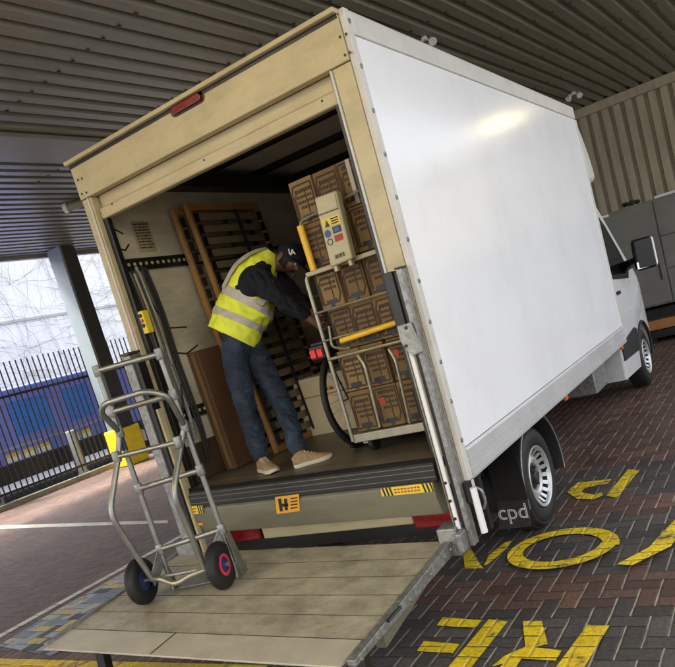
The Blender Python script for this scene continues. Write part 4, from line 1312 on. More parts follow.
def carton(x0, x1, y0, y1, z0, z1, variant, label):
    t = thing('carton', ((x0 + x1) / 2, (y0 + y1) / 2, z0), label, 'carton', 'printed cartons stacked in the roll cage')
    MB().box(x0, x1, y0, y1, z0, z1).build('carton_body', ('card', 'card_b', 'card_c')[(variant * 2 + int(z0 * 37)) % 3], t, bevel=.006)
    w_, h_ = x1 - x0, z1 - z0
    yf = y0 - .0012

    def rect(name, a, b, c, d, mat='print', th=.001):
        return MB().box(x0 + a * w_, x0 + b * w_, yf - th, yf, z0 + c * h_, z0 + d * h_).build(name, mat, t)
    lw = .018
    fr = MB()
    # printed panel: frame with a rounded shoulder
    pts = [(.07, .08), (.07, .72), (.16, .88), (.93, .88), (.93, .08), (.07, .08)]
    if variant % 2:
        pts = [(.07, .93), (.93, .93), (.93, .28), (.80, .12), (.07, .12), (.07, .93)]
    for (a, c), (b, d) in zip(pts, pts[1:]):
        fr.bar((x0 + a * w_, yf - .0005, z0 + c * h_), (x0 + b * w_, yf - .0005, z0 + d * h_), .001, .010, up=(0, .01, 1) if abs(a - b) > .01 else (1, .01, 0))
    pts = [(.14, .14), (.14, .62), (.28, .74), (.62, .74), (.62, .14)]
    for (a, c), (b, d) in zip(pts, pts[1:]):
        fr.bar((x0 + a * w_, yf - .0005, z0 + c * h_), (x0 + b * w_, yf - .0005, z0 + d * h_), .001, .007, up=(0, .01, 1) if abs(a - b) > .01 else (1, .01, 0))
    fr.build('printed_frame', 'print', t)
    rr = random.Random(variant * 13 + int(z0 * 100))
    tx = MB()
    for r_ in range(4):
        a = .2 if r_ < 3 else .3
        while a < .86:
            l = rr.uniform(.04, .12)
            zc = z0 + h_ * (.80 - r_ * .12) - (.1 * h_ if variant % 2 == 0 else 0)
            tx.box(x0 + a * w_, x0 + min(a + l, .9) * w_, yf - .001, yf, zc, zc + h_ * (.06 if r_ else .085))
            a += l + .03
    tx.build('printed_text', 'print', t)
    hole = MB()
    hz = z0 + h_ * .10
    hole.box(x0 + .26 * w_, x0 + .74 * w_, yf - .0022, yf - .0012, hz, hz + h_ * .10)
    hole.box(x0 + .43 * w_, x0 + .57 * w_, yf - .0022, yf - .0012, hz - h_ * .075, hz)
    hole.build('hand_hole', 'inkb', t)
    if variant in (1, 5) and z0 > 2.2:
        MB().box(x0 + .44 * w_, x0 + .60 * w_, yf - .003, yf - .002, z0 + .02 * h_, z1 - .01 * h_).build('packing_tape', 'tape', t)
    rr2 = random.Random(int(z0 * 1000) + int(x0 * 777))
    t.rotation_euler = (0, 0, rr2.uniform(-.022, .022))
    if variant == 3:
        rect('red_mark', .2, .42, .55, .72, 'redprint', .0022)
    return t


rows = 6
zc0, zc1 = zb + .004, 2.565
hgt = (zc1 - zc0) / rows
rn = ['bottom row', 'second row up', 'third row up', 'fourth row up', 'row under the top', 'top row']
cn = ['leftmost column', 'second column from the left', 'third column from the left', 'rightmost column']
wd = (gr - .01 - (gl + .03)) / 4
for r_ in range(rows):
    for c_ in range(4):
        jx, jy = random.uniform(-.003, .003), random.uniform(0, .03)
        x0 = gl + .03 + c_ * wd + .003 + jx
        carton(x0, x0 + wd - .008, GY + .03 + jy, GY + .70 + jy, zc0 + r_ * hgt, zc0 + (r_ + 1) * hgt - .003, (r_ * 4 + c_ * 3) % 7,
               'brown printed carton on the cage, %s, %s' % (rn[r_], cn[c_]))

# cream plastic case hung on the front of the cage
cq = [gp(319, 198, .262), gp(341, 190, .262), gp(357.5, 258, .262), gp(335.5, 267, .262)]
pc = thing('plastic_case', sum(cq, V()) / 4 - V((0, 0, .2)), 'flat cream plastic case with warning stickers hung on the front of the roll cage', 'case')
MB().slab(cq, (0, -.055, 0)).build('case_body', 'casew', pc, bevel=.012)
A, B_, C_, D_ = [q + V((0, -.0565, 0)) for q in cq]


def onc(s, t):
    return A.lerp(B_, s).lerp(D_.lerp(C_, s), t)


def cpl(name, s0, s1, t0, t1, mat, off=0.0):
    return MB().slab([onc(s0, t0) + V((0, -off, 0)), onc(s1, t0) + V((0, -off, 0)), onc(s1, t1) + V((0, -off, 0)), onc(s0, t1) + V((0, -off, 0))], (0, -.001, 0)).build(name, mat, pc)


cpl('case_lid', .08, .92, .05, .24, 'casew', .002)
cpl('lid_gap', .06, .94, .25, .262, 'print')
cpl('warning_label', .12, .9, .33, .46, 'yprint')
MB().slab([onc(.2, .45) + V((0, -.0015, 0)), onc(.42, .45) + V((0, -.0015, 0)), onc(.31, .35) + V((0, -.0015, 0))], (0, -.001, 0)).build('warning_triangle', 'inkb', pc)
for i in range(3):
    cpl('label_text', .5, .82, .35 + i * .035, .367 + i * .035, 'print', .0015)
MB().lathe([(0, 0), (.021, 0), (.021, .001), (0, .001)], onc(.24, .54), (0, -1, 0), 20).build('blue_symbol', 'bluep', pc)
cpl('blue_symbol', .48, .84, .475, .57, 'inkb')
cpl('blue_symbol', .54, .78, .49, .555, 'bluep', .0015)
MB().lathe([(.014, 0), (.019, 0), (.019, .001), (.014, .001)], onc(.26, .66), (0, -1, 0), 20, close=True).build('ring_symbol', 'inkb', pc)
cpl('red_symbol', .48, .84, .6, .69, 'redprint')
for i in range(9):
    cpl('bar_code', .30 + i * .05, .30 + i * .05 + (.03 if i % 3 else .015), .86, .915, 'inkb')
for s in (.15, .8):
    MB().obox(onc(s, 1.0) + V((0, .03, -.012)), (.012, 0, 0), (0, .015, 0), (0, 0, .018)).build('case_foot', 'casew', pc, bevel=.004)

# ------------------------------------------------------------------ bicycle parked beside the cage
BX = -.975
bz = fz(BX)
bk = thing('bicycle', (BX, .9, bz), 'black bicycle standing between the worker and the roll cage with a red rear lamp', 'bicycle')
for y in (.645, 1.70):
    c = (BX, y, bz + .335)
    wv = MB().lathe([(.335 + .0175 * math.cos(t), .0175 * math.sin(t)) for t in [2 * PI * i / 10 for i in range(10)]], c, (1, 0, 0), 48, close=True).build('tyre', 'rubber', bk, smooth=True)
    MB().lathe([(.302, -.010), (.318, -.012), (.318, .012), (.302, .010)], c, (1, 0, 0), 48, close=True).build('rim', 'black', wv, smooth='auto')
    sp_ = MB()
    for i in range(28):
        t = 2 * PI * i / 28
        t2 = t + (.5 if i % 2 else -.5)
        sp_.tube([V(c) + V((.02 * (1 if i % 2 else -1), math.cos(t2) * .02, math.sin(t2) * .02)), V(c) + V((0, math.cos(t) * .304, math.sin(t) * .304))], .0012, 4)
    sp_.build('spokes', 'zinc', wv)
    MB().tube([(BX - .045, y, bz + .335), (BX + .045, y, bz + .335)], .018, 12).build('hub', 'black', wv, smooth='auto')
    MB().lathe([(.357, -.022), (.362, 0), (.357, .022), (.353, .02), (.357, 0), (.353, -.02)], c, (1, 0, 0), 30, a0=math.radians(60 if y < 1 else 85), a1=math.radians(245 if y < 1 else 215), close=True).build('mudguard', 'black', bk, smooth='auto')
FR = [((0, 1.02, .29), (0, .96, .80)), ((0, .97, .76), (0, 1.51, .82)), ((0, 1.02, .29), (0, 1.53, .74)), ((0, 1.49, .90), (0, 1.56, .66))]
for a, b_ in FR:
    MB().tube([V(a) + V((BX, 0, bz)), V(b_) + V((BX, 0, bz))], .017, 10).build('frame_tube', 'black', bk, smooth='auto')
for s in (-.045, .045):
    MB().tube([(BX + s, .645, bz + .335), (BX + s * .5, .97, bz + .74)], .008, 8).build('seat_stay', 'black', bk, smooth='auto')
    MB().tube([(BX + s, .645, bz + .335), (BX + s * .6, 1.02, bz + .29)], .009, 8).build('chain_stay', 'black', bk, smooth='auto')
    MB().tube([(BX + s, 1.70, bz + .335), (BX + s, 1.63, bz + .55), (BX + s * .4, 1.57, bz + .68)], .011, 8).build('fork_blade', 'black', bk, smooth='auto')
MB().tube([(BX, .95, bz + .8), (BX, .93, bz + .93)], .013, 8).build('seat_post', 'zinc', bk, smooth='auto')
MB().sphere((BX, .91, bz + .95), .07, .14, .03, 14, 8).build('saddle', 'black', bk, smooth=True)
MB().tube(bez([(BX - .28, 1.36, bz + 1.02), (BX - .2, 1.42, bz + 1.02), (BX, 1.44, bz + .96), (BX + .12, 1.42, bz + 1.0), (BX + .15, 1.38, bz + 1.02)], 6), .012, 8).build('handlebar', 'black', bk, smooth='auto')
rk = MB()
MB().bar((BX - .0, .40, bz + .72), (BX, .9, bz + .73), .09, .018).build('rear_rack', 'black', bk, bevel=.004)
for s in (-.05, .05):
    MB().tube([(BX + s, .645, bz + .335), (BX + s, .53, bz + .71)], .006, 6).build('rack_stay', 'black', bk, smooth='auto')
lp = MB().box(BX - .05, BX + .06, .375, .42, bz + .625, bz + .71).build('lamp_bracket', 'black', bk, bevel=.006)
for x in (BX - .045, BX + .008):
    MB().box(x, x + .045, .362, .376, bz + .637, bz + .69).build('rear_lamp', 'reflred', lp, bevel=.006)

# ------------------------------------------------------------------ pale carton, tall carton, slatted bed bases
wb = thing('pale_carton', (-1.62, 1.45, fz(-1.6)), 'pale cardboard box with red print standing behind the bicycle wheel', 'box')
MB().box(-1.86, -1.30, 1.2, 1.7, fz(-1.6) + .001, 1.375).build('box_body', 'cardw', wb, bevel=.006)
MB().box(-1.855, -1.305, 1.1965, 1.1995, 1.22, 1.23).build('box_seam', 'tape', wb)
for x0 in (-1.62, -1.575, -1.53):
    MB().box(x0, x0 + .035, 1.1965, 1.1995, 1.25, 1.272).build('red_lettering', 'redprint', wb)

bc = thing('tall_carton', (-1.95, .5, fz(-2)), 'tall narrow brown carton leaning on the left wall of the truck', 'box')
lo = [(-2.04, .405, fz(-2) + .001), (-1.935, .405, fz(-2) + .001), (-1.935, .645, fz(-2) + .001), (-2.04, .645, fz(-2) + .001)]
hi = [(-2.068, .405, 1.80), (-1.965, .405, 1.80), (-1.965, .645, 1.80), (-2.068, .645, 1.80)]
MB().hexa(lo, hi).build('carton_body', 'card2', bc, bevel=.006)
MB().slab([(-2.03, .403, 1.79), (-2.0, .403, 1.79), (-1.97, .403, fz(-2) + .01), (-2.0, .403, fz(-2) + .01)], (0, -.0015, 0)).build('carton_tape', 'card', bc)


def bed(xb, xt, y0, y1, ztop, label, nsl=15):
    z0 = fz(xb)
    t = thing('slatted_bed_base', (xb, (y0 + y1) / 2, z0), label, 'bed base', 'slatted bed bases leaning on the truck wall')

    def pt(y, s, dx=0.0):
        return V((xb + (xt - xb) * s + dx, y, z0 + .004 + (ztop - z0 - .004) * s))
    for y in (y0, y1):
        MB().bar(pt(y, 0), pt(y, 1), .04, .03, up=(0, 1, 0)).build('side_rail', 'pine', t, bevel=.004)
    for s in (.012, .988):
        MB().bar(pt(y0 + .02, s), pt(y1 - .02, s), .022, .05).build('end_rail', 'pine', t, bevel=.003)
    for i in range(nsl):
        s = .055 + .89 * i / (nsl - 1)
        a, m, b2 = pt(y0 + .03, s, .016), pt((y0 + y1) / 2, s, .034), pt(y1 - .03, s, .016)
        sl = MB()
        sl.bar(a, m, .010, .052)
        sl.bar(m, b2, .010, .052)
        so = sl.build('slat', 'slat', t, bevel=.002)
        for yy in (y0 + .035, y1 - .035):
            q = pt(yy, s, .018)
            MB().obox(q, (.012, 0, 0), (0, .022, 0), (0, 0, .032)).build('slat_holder', 'black', so)
    MB().bar(pt((y0 + y1) / 2 + .06, .03, .05), pt((y0 + y1) / 2 + .06, .97, .05), .006, .035, up=(0, 1, 0)).build('slat_webbing', 'strap', t)
    return t


bed(-1.90, -2.02, .655, 1.46, 2.80, 'slatted pine bed base flat against the left truck wall, behind the other one', 20)
bed(-1.82, -1.955, .735, 1.53, 2.815, 'slatted pine bed base in front of the other one, nearest to the worker', 20)

# ------------------------------------------------------------------ sack truck on the platform
hu = V((.949, .315, 0)).normalized()          # along its axle
hn = V((.315, -.949, 0)).normalized()         # towards its handle side
wc = [V((-1.376, -.54, pz(-1.376, -.54) + .139)), V((-1.862, -.703, pz(-1.862, -.703) + .139))]
wr = .136
mid = (wc[0] + wc[1]) / 2
ht = thing('sack_truck', (mid.x, mid.y, mid.z - .139), 'grey tubular sack truck with black tyres standing on the tail lift platform', 'sack truck')
lp0 = mid - hn * .10                           # ladder plane


def hp(u, v, off=0.0):
    return onp(u, v, lp0 + hn * off, hn)


def rl(pts, r, name='tube', mat='alu', n=12, fil=0.0):
    pts = [V(p) for p in pts]
    if fil:
        pts = fillet(pts, fil, 6)
    return MB().tube(pts, r, n).build(name, mat, ht, smooth='auto')


tl, trp, bl, brp = hp(97, 370), hp(159, 353), hp(161, 552), hp(222.5, 532)
rl([tl, bl], .0155, 'ladder_rail')
rl([trp, brp], .0155, 'ladder_rail')


def lerp(a, b, t):
    return a + (b - a) * t


def clampc(p, d=None):
    return MB().lathe([(.0, -.032), (.021, -.032), (.024, -.026), (.024, .026), (.021, .032), (0, .032)], p, (bl - tl), 16).build('tube_clamp', 'galv', ht, smooth='auto')


for t in (.005, .225, .645, .985):
    a, b_ = lerp(tl, bl, t), lerp(trp, brp, t)
    ex = (a - b_).normalized() * .012
    rl([a + ex, b_ - ex], .0165, 'cross_bar')
    clampc(a)
    clampc(b_)
# folding handle loop and the bowed rear legs
hL, hR = hp(119.5, 432, .02), hp(184.5, 426, .02)
rl([hL, hp(101, 413, .17), hp(104, 404, .20), hp(147, 390.5, .2), hp(168, 396, .18), hR], .0165, 'handle_loop', fil=.07)
aL, aR = hp(109.5, 514, .24), hp(173, 494, .24)
eL, eR = wc[1] + hu * .085 + hn * .02, wc[0] - hu * .085 + hn * .02
rl([hL + V((0, 0, -.0)), hp(119, 452, .05), aL, eL], .0165, 'rear_leg', fil=.08)
rl([hR, hp(181, 445, .05), aR, eR], .0165, 'rear_leg', fil=.08)
a, b_ = hp(116.5, 457, .075), hp(178, 442, .075)
rl([a, b_], .0145, 'cross_bar')
for p in (hL, hR, a, b_):
    clampc(p)
# grip sleeve and axle with a wavy lower tube, axle brackets
rl([wc[1] - hu * .01, wc[0] + hu * .01], .011, 'axle', 'galv')
zdn = V((0, 0, -1))
rl(bez([eL, lerp(eL, eR, .2) + hn * .02 + zdn * .0, lerp(eL, eR, .45) + hn * .03 + zdn * .035, lerp(eL, eR, .75) + hn * .02 + zdn * .01, eR], 6), .0155, 'lower_tube', 'zinc')
for e, foot in ((eL, bl), (eR, brp)):
    MB().slab([e + V((0, 0, -.04)), e + V((0, 0, .03)) + hn * .01, foot + V((0, 0, .05)), foot + V((0, 0, -.07))], hu * .006).build('axle_bracket', 'galv', ht, bevel=.002)
# nose plate
zn = pz(-1.75, -.3)


def onplat(p, dz=.004):
    return V((p.x, p.y, pz(p.x, p.y) + dz))


n0, n1 = bl - hu * .02, brp + hu * .03
foot = [onplat(n0 - hn * .01), onplat(n1 - hn * .01), onplat(n1 - hn * .20 - hu * .05), onplat(n0 - hn * .20 + hu * .05)]
MB().slab(foot, (0, 0, .006)).build('nose_plate', 'alu', ht, bevel=.001)
for q in (n0, n1):
    MB().slab([onplat(q - hn * .01, .01), onplat(q - hn * .09, .01), V((q.x, q.y, q.z + .02)) - hn * .012], hu * .004).build('nose_gusset', 'alu', ht)
rl([bl, onplat(bl, .012)], .014, 'rail_foot')
rl([brp, onplat(brp, .012)], .014, 'rail_foot')
# guard plate beside the right wheel
q = wc[0] + hu * .05
MB().slab([q - hn * .06 + V((0, 0, .155)), q - hn * .115 + V((0, 0, .16)), q - hn * .155 + V((0, 0, -.09)), q - hn * .12 + V((0, 0, -.09))], hu * .006).build('wheel_guard', 'alu', ht, bevel=.002)
for i, c in enumerate(wc):
    s = 1 if i == 0 else -1
    ax = hu * s
    ty = [(.062, -.028), (.10, -.032), (.124, -.030), (.134, -.018), (.1365, 0), (.134, .018), (.124, .030), (.10, .032), (.080, .031), (.066, .026), (.062, .02)]
    w_ = MB().lathe(ty, c, ax, 40).build('wheel', 'rubber', ht, smooth='auto', angle=60)
    gv = MB()
    for hh in (-.014, 0, .014):
        gv.lathe([(.1352 + (.0018 if hh == 0 else 0), hh - .002), (.1375 + (.0005 if hh == 0 else -.002), hh), (.1352 + (.0018 if hh == 0 else 0), hh + .002)], c, ax, 40)
    gv.build('tread_ring', 'rubber', w_)
    MB().lathe([(.062, .02), (.064, .028), (.058, .031), (.047, .030), (.044, .022)], c, ax, 32).build('hub_ring', 'redhub' if i == 0 else 'bluehub', w_, smooth='auto')
    MB().lathe([(0, .036), (.012, .036), (.016, .030), (.030, .026), (.044, .018), (.062, .012), (.062, -.02), (0, -.02)], c, ax, 28).build('hub_centre', 'bluehub', w_, smooth='auto')
    for k_ in range(5):
        t = 2 * PI * k_ / 5
        up = V((0, 0, 1))
        sd_ = ax.cross(up)
        MB().bar(c + ax * .028 + (up * math.cos(t) + sd_ * math.sin(t)) * .015, c + ax * .024 + (up * math.cos(t) + sd_ * math.sin(t)) * .046, .010, .010, up=ax).build('hub_spoke', 'bluehub', w_)
MB().bar(wc[0] + hu * .03, wc[0] + hu * .05, .02, .02).build('axle_end', 'galv', ht)
# dark grips on the rails
MB().tube([lerp(tl, bl, .335) , lerp(tl, bl, .43)], .0185, 10).build('grip_sleeve', 'postblue', ht, smooth='auto')

# ------------------------------------------------------------------ the worker
pe = thing('person', (-1.5, .42, fz(-1.5)), 'person in a yellow hi vis vest, jeans and dark cap bending towards the roll cage', 'person')
B = 4.86


def d(u, v, dd=0.0):
    return D(u, v, B + dd)


# joints: measured in the photograph, each at its own distance
head = d(290, 261, -.02)
fdir = (RX * .72 + RD * .52 - RF * .46).normalized()       # way the face looks
updir = (RX * .34 - RD * .94)
updir = (updir - fdir * updir.dot(fdir)).normalized()
sdir = fdir.cross(updir).normalized()                       # the person's right side
J = {}
J['pelvis'] = (d(238, 341), (.10, .09))
J['waist'] = (d(240, 318), (.10, .09))
J['chest'] = (d(251, 288, .0), (.11, .10))
J['upper'] = (d(262, 270, 0), (.10, .09))
J['neck'] = (d(271, 262, 0), (.052, .052))
J['skull'] = (head - fdir * .012 + updir * .015, (.088, .095))
J['crown'] = (head + updir * .06 - fdir * .01, (.07, .075))
J['jaw'] = (head + fdir * .045 - updir * .068, (.052, .05))
J['nose'] = (head + fdir * .108 - updir * .022, (.009, .009))
J['rsho'] = (d(258, 279, -.16), (.045, .045))
J['relb'] = (d(285, 303, -.22), (.034, .034))
J['rwri'] = (d(311, 319, -.20), (.030, .030))
J['lsho'] = (d(268, 272, .14), (.045, .045))
J['lelb'] = (d(294, 296, .10), (.034, .034))
J['lwri'] = (d(314, 312, .02), (.030, .030))
J['rhip'] = (d(233, 352, -.06), (.058, .058))
J['rkne'] = (d(245, 403, -.08), (.040, .040))
J['rank'] = (d(263, 451, .0), (.040, .040))
J['lhip'] = (d(252, 352, .05), (.058, .058))
J['lkne'] = (d(281, 400, -.02), (.040, .040))
J['lank'] = (d(301, 444, -.12), (.040, .040))
rs = P(263, 464, 'z', fz(-1.7) + .05)
ls = P(303, 458, 'z', fz(-1.35) + .05)
J['rank'] = (V((rs.x, rs.y, fz(rs.x) + .11)), (.025, .025))
J['lank'] = (V((ls.x - .03, ls.y + .02, fz(ls.x) + .11)), (.025, .025))
body_e = [('pelvis', 'waist'), ('waist', 'chest'), ('chest', 'upper'), ('upper', 'neck'), ('neck', 'skull'), ('skull', 'crown'), ('skull', 'jaw'), ('skull', 'nose'),
          ('upper', 'rsho'), ('rsho', 'relb'), ('relb', 'rwri'), ('upper', 'lsho'), ('lsho', 'lelb'), ('lelb', 'lwri'),
          ('pelvis', 'rhip'), ('rhip', 'rkne'), ('rkne', 'rank'), ('pelvis', 'lhip'), ('lhip', 'lkne'), ('lkne', 'lank')]
N = {k: J[k] for k in J}
E_ = list(body_e)
# hands: palm, four fingers and a thumb, curled towards the load
for s in ('r', 'l'):
    wri, elb = J[s + 'wri'][0], J[s + 'elb'][0]
    fd = (wri - elb).normalized()
    pn = (fd.cross(V((0, 0, 1)))).normalized() * (1 if s == 'r' else -1)
    sp2 = fd.cross(pn).normalized()
    N[s + 'palm'] = (wri + fd * .05, (.026, .036))
    E_.append((s + 'wri', s + 'palm'))
    for i, (o_, l_) in enumerate(((-.030, .062), (-.010, .072), (.010, .068), (.029, .054))):
        b0 = wri + fd * .085 + sp2 * o_
        N['%sf%da' % (s, i)] = (b0, (.0095, .0095))
        N['%sf%db' % (s, i)] = (b0 + fd * l_ * .5 - pn * .012, (.0085, .0085))
        N['%sf%dc' % (s, i)] = (b0 + fd * l_ * .8 - pn * .038, (.0075, .0075))
        E_ += [(s + 'palm', '%sf%da' % (s, i)), ('%sf%da' % (s, i), '%sf%db' % (s, i)), ('%sf%db' % (s, i), '%sf%dc' % (s, i))]
    N[s + 't1'] = (wri + fd * .045 - sp2 * .045 - pn * .01, (.011, .011))
    N[s + 't2'] = (wri + fd * .085 - sp2 * .055 - pn * .03, (.009, .009))
    E_ += [(s + 'palm', s + 't1'), (s + 't1', s + 't2')]
skin_mb(N, E_, 'pelvis').build('body', 'skin', pe, smooth=True)
# face: eyes, brows, mouth, ears
for k_ in (1, -1):
    e = head + fdir * .083 + sdir * .034 * k_ + updir * .004
    MB().sphere(e, .011, n=10, m=8).build('eye', 'sole', pe, smooth=True)
    MB().sphere(e + fdir * .007, .006, n=8, m=6).build('iris', 'inkb', pe, smooth=True)
    MB().tube([e + fdir * .006 + updir * .018 - sdir * .014, e + fdir * .01 + updir * .022, e + fdir * .006 + updir * .018 + sdir * .014], .004, 6).build('eyebrow', 'hair', pe)
    ea = head - fdir * .012 + sdir * .098 * k_ - updir * .008
    rot = Matrix((fdir, sdir, updir)).transposed()
    MB().sphere(ea, .022, .010, .034, 12, 8, rot=rot).build('ear', 'skin', pe, smooth=True)
MB().tube([head + fdir * .092 - updir * .066 - sdir * .024, head + fdir * .102 - updir * .064, head + fdir * .092 - updir * .066 + sdir * .024], [.004, .007, .004], 8).build('mouth', 'skin', pe, smooth=True)
rot = Matrix((fdir, sdir, updir)).transposed()
MB().sphere(head - fdir * .018 + updir * .012, .096, .094, .092, 20, 14, rot=rot).build('hair', 'hair', pe, smooth=True)
# trousers
T = {'pelvis': (J['pelvis'][0], (.148, .13)), 'waist': (lerp(J['pelvis'][0], J['waist'][0], .7), (.145, .13))}
for s in ('r', 'l'):
    T[s + 'hip'] = (J[s + 'hip'][0], (.102, .102))
    T[s + 'thi'] = (lerp(J[s + 'hip'][0], J[s + 'kne'][0], .5) , (.091, .091))
    T[s + 'kne'] = (J[s + 'kne'][0], (.076, .076))
    T[s + 'cal'] = (lerp(J[s + 'kne'][0], J[s + 'ank'][0], .5), (.072, .072))
    T[s + 'ank'] = (J[s + 'ank'][0] + V((0, 0, -.045)), (.060, .060))
te = [('pelvis', 'waist')]
for s in ('r', 'l'):
    te += [('pelvis', s + 'hip'), (s + 'hip', s + 'thi'), (s + 'thi', s + 'kne'), (s + 'kne', s + 'cal'), (s + 'cal', s + 'ank')]


def wrinkle(mb, amp, sc, stretch=(1, 1, 1)):
    for p in mb.v:
        q = V((p.x * stretch[0], p.y * stretch[1], p.z * stretch[2])) * sc
        p += V((mnoise.noise(q), mnoise.noise(q + V((9, 3, 1))), mnoise.noise(q + V((2, 7, 5))))) * amp
    return mb


def folds_along(mb, amp, sc, axis_sc=(1, 1, 1)):
    """cloth folds: sharp-crested ridges pushed in and out along the surface"""
    cen = {}
    nrm = [V() for _ in mb.v]
    for f in mb.f:
        n_ = (mb.v[f[1]] - mb.v[f[0]]).cross(mb.v[f[-1]] - mb.v[f[0]])
        for i in f:
            nrm[i] += n_
    out = []
    for p, n_ in zip(mb.v, nrm):
        if n_.length > 0:
            n_ = n_.normalized()
        q = V((p.x * axis_sc[0], p.y * axis_sc[1], p.z * axis_sc[2] + .6 * p.x)) * sc
        w1 = mnoise.noise(q * .6 + V((3, 1, 7))) * 1.5
        r_ = 1 - abs(mnoise.noise(q + V((w1, w1, 0)))) * 2.2
        r2 = 1 - abs(mnoise.noise(q * 2.1 + V((w1, 5, w1)))) * 2.0
        out.append(p + n_ * amp * (r_ * .75 + r2 * .4 - .75))
    mb.v = out
    return mb


folds_along(skin_mb(T, te, 'pelvis', 4), .015, 9, (.8, .8, 1.7)).build('jeans', 'denim', pe, smooth=True)
# dark sweater (sleeves show)
Sw = {'waist': (J['waist'][0], (.135, .12)), 'chest': (J['chest'][0], (.135, .12)), 'upper': (J['upper'][0], (.115, .10)), 'neck': (lerp(J['upper'][0], J['neck'][0], .8), (.066, .066))}
se = [('waist', 'chest'), ('chest', 'upper'), ('upper', 'neck')]
for s in ('r', 'l'):
    Sw[s + 'sho'] = (J[s + 'sho'][0], (.098, .098))
    Sw[s + 'upa'] = (lerp(J[s + 'sho'][0], J[s + 'elb'][0], .5), (.084, .084))
    Sw[s + 'elb'] = (J[s + 'elb'][0], (.066, .066))
    Sw[s + 'for'] = (lerp(J[s + 'elb'][0], J[s + 'wri'][0], .6), (.052, .052))
    Sw[s + 'wri'] = (J[s + 'wri'][0], (.040, .040))
    se += [('upper', s + 'sho'), (s + 'sho', s + 'upa'), (s + 'upa', s + 'elb'), (s + 'elb', s + 'for'), (s + 'for', s + 'wri')]
folds_along(skin_mb(Sw, se, 'chest', 4), .018, 11).build('sweater', 'navy', pe, smooth=True)
# hi vis vest: a shell lofted round the leaning trunk
ST = [((209.5, 327), (256.5, 349), .150), ((212, 321), (259, 341.5), .150), ((214.5, 312), (262, 331), .150), ((218, 302), (267, 324), .152), ((222.5, 292), (272.5, 318), .155),
      ((228.5, 279), (274, 304), .158), ((237, 267.5), (274, 289), .150), ((248, 258), (276, 274), .125), ((260, 251), (278, 262), .085), ((265, 249), (278, 258), .070)]


def vest_ring(i, sc=1.0):
    i0 = min(int(i), len(ST) - 2)
    f = i - i0
    (a0, b0, h0), (a1, b1, h1) = ST[i0], ST[i0 + 1]
    ua, va = a0[0] + (a1[0] - a0[0]) * f, a0[1] + (a1[1] - a0[1]) * f
    ub, vb = b0[0] + (b1[0] - b0[0]) * f, b0[1] + (b1[1] - b0[1]) * f
    h = h0 + (h1 - h0) * f
    A_, B2 = d(ua, va), d(ub, vb)
    c = (A_ + B2) / 2
    ax = (B2 - A_) / 2 * sc
    ay = RF * h * sc
    out = []
    for j in range(64):
        t = 2 * PI * j / 64
        ct, st_ = math.cos(t), math.sin(t)
        e_ = 2 / 2.4
        p = c + ax * (abs(ct) ** e_ * (1 if ct > 0 else -1)) + ay * (abs(st_) ** e_ * (1 if st_ > 0 else -1))
        out.append(p)
    return out


def vest_part(i0, i1, sc, n):
    mb = MB()
    rings = [vest_ring(i0 + (i1 - i0) * k_ / n, sc) for k_ in range(n + 1)]
    vs = [p for r_ in rings for p in r_]
    mb.add(vs, [(k_ * 64 + j, k_ * 64 + (j + 1) % 64, (k_ + 1) * 64 + (j + 1) % 64, (k_ + 1) * 64 + j) for k_ in range(n) for j in range(64)])
    return mb


def folds(mb, amp=.016):
    return folds_along(mb, amp, 9, (1, 1, .8))


vm = folds(vest_part(0, 9, 1.0, 72))
shell = [p.copy() for p in vm.v]


def band(r0, r1, lift):
    mb = MB()
    vs = []
    for k_ in range(r0, r1 + 1):
        rg = shell[k_ * 64:(k_ + 1) * 64]
        c_ = sum(rg, V()) / 64
        vs += [p + (p - c_).normalized() * lift for p in rg]
    n = r1 - r0
    mb.add(vs, [(k_ * 64 + j, k_ * 64 + (j + 1) % 64, (k_ + 1) * 64 + (j + 1) % 64, (k_ + 1) * 64 + j) for k_ in range(n) for j in range(64)])
    return mb


vo = vm.build('vest', 'hivis', pe, smooth=True)
so = vo.modifiers.new('cloth_thickness', 'SOLIDIFY')
so.thickness = .006
so.offset = 0
for r0, r1 in ((14, 20), (30, 36)):
    band(r0, r1, .007).build('reflective_band', 'reflect', vo, smooth=True)
band(0, 2, .006).build('hem_edging', 'hivis', vo, smooth=True)
# strip over the shoulder, following the back
pts = [d(u, v, -.02 - .1 * k_) for u, v, k_ in ((226, 290, .6), (233, 276, .8), (239, 267, .9), (250, 258, .8), (262, 252.5, .5), (270, 251, .2))]
pts = bez(pts, 5)
mb = MB()
vs = []
for i, p in enumerate(pts):
    t = (pts[min(i + 1, len(pts) - 1)] - pts[max(i - 1, 0)]).normalized()
    n_ = (-RF * .75 - RX * .5 - RD * .45).normalized()
    sd2 = t.cross(n_).normalized()
    vs += [p + n_ * .03 - sd2 * .022, p + n_ * .03 + sd2 * .022]
mb.add(vs, [(2 * i, 2 * i + 1, 2 * i + 3, 2 * i + 2) for i in range(len(pts) - 1)])
mb.build('reflective_band', 'reflect', vo, smooth=True)
# armhole: the sleeve's dark shoulder cap stands out of the vest
sh = MB().sphere(d(254, 282, -.13), .104, .085, .115, 20, 14, rot=Matrix((RX * .85 + RD * .5, RF, RX * -.5 + RD * .85)).transposed())
wrinkle(sh, .006, 9).build('sleeve_cap', 'navy', pe, smooth=True)
# chest pocket tab
q = [d(261.5, 295, -.165), d(268, 299, -.14), d(263, 306, -.15), d(256.5, 303, -.165)]
MB().slab(q, -RF * .005).build('pocket_tab', 'reflect', vo, bevel=.002)
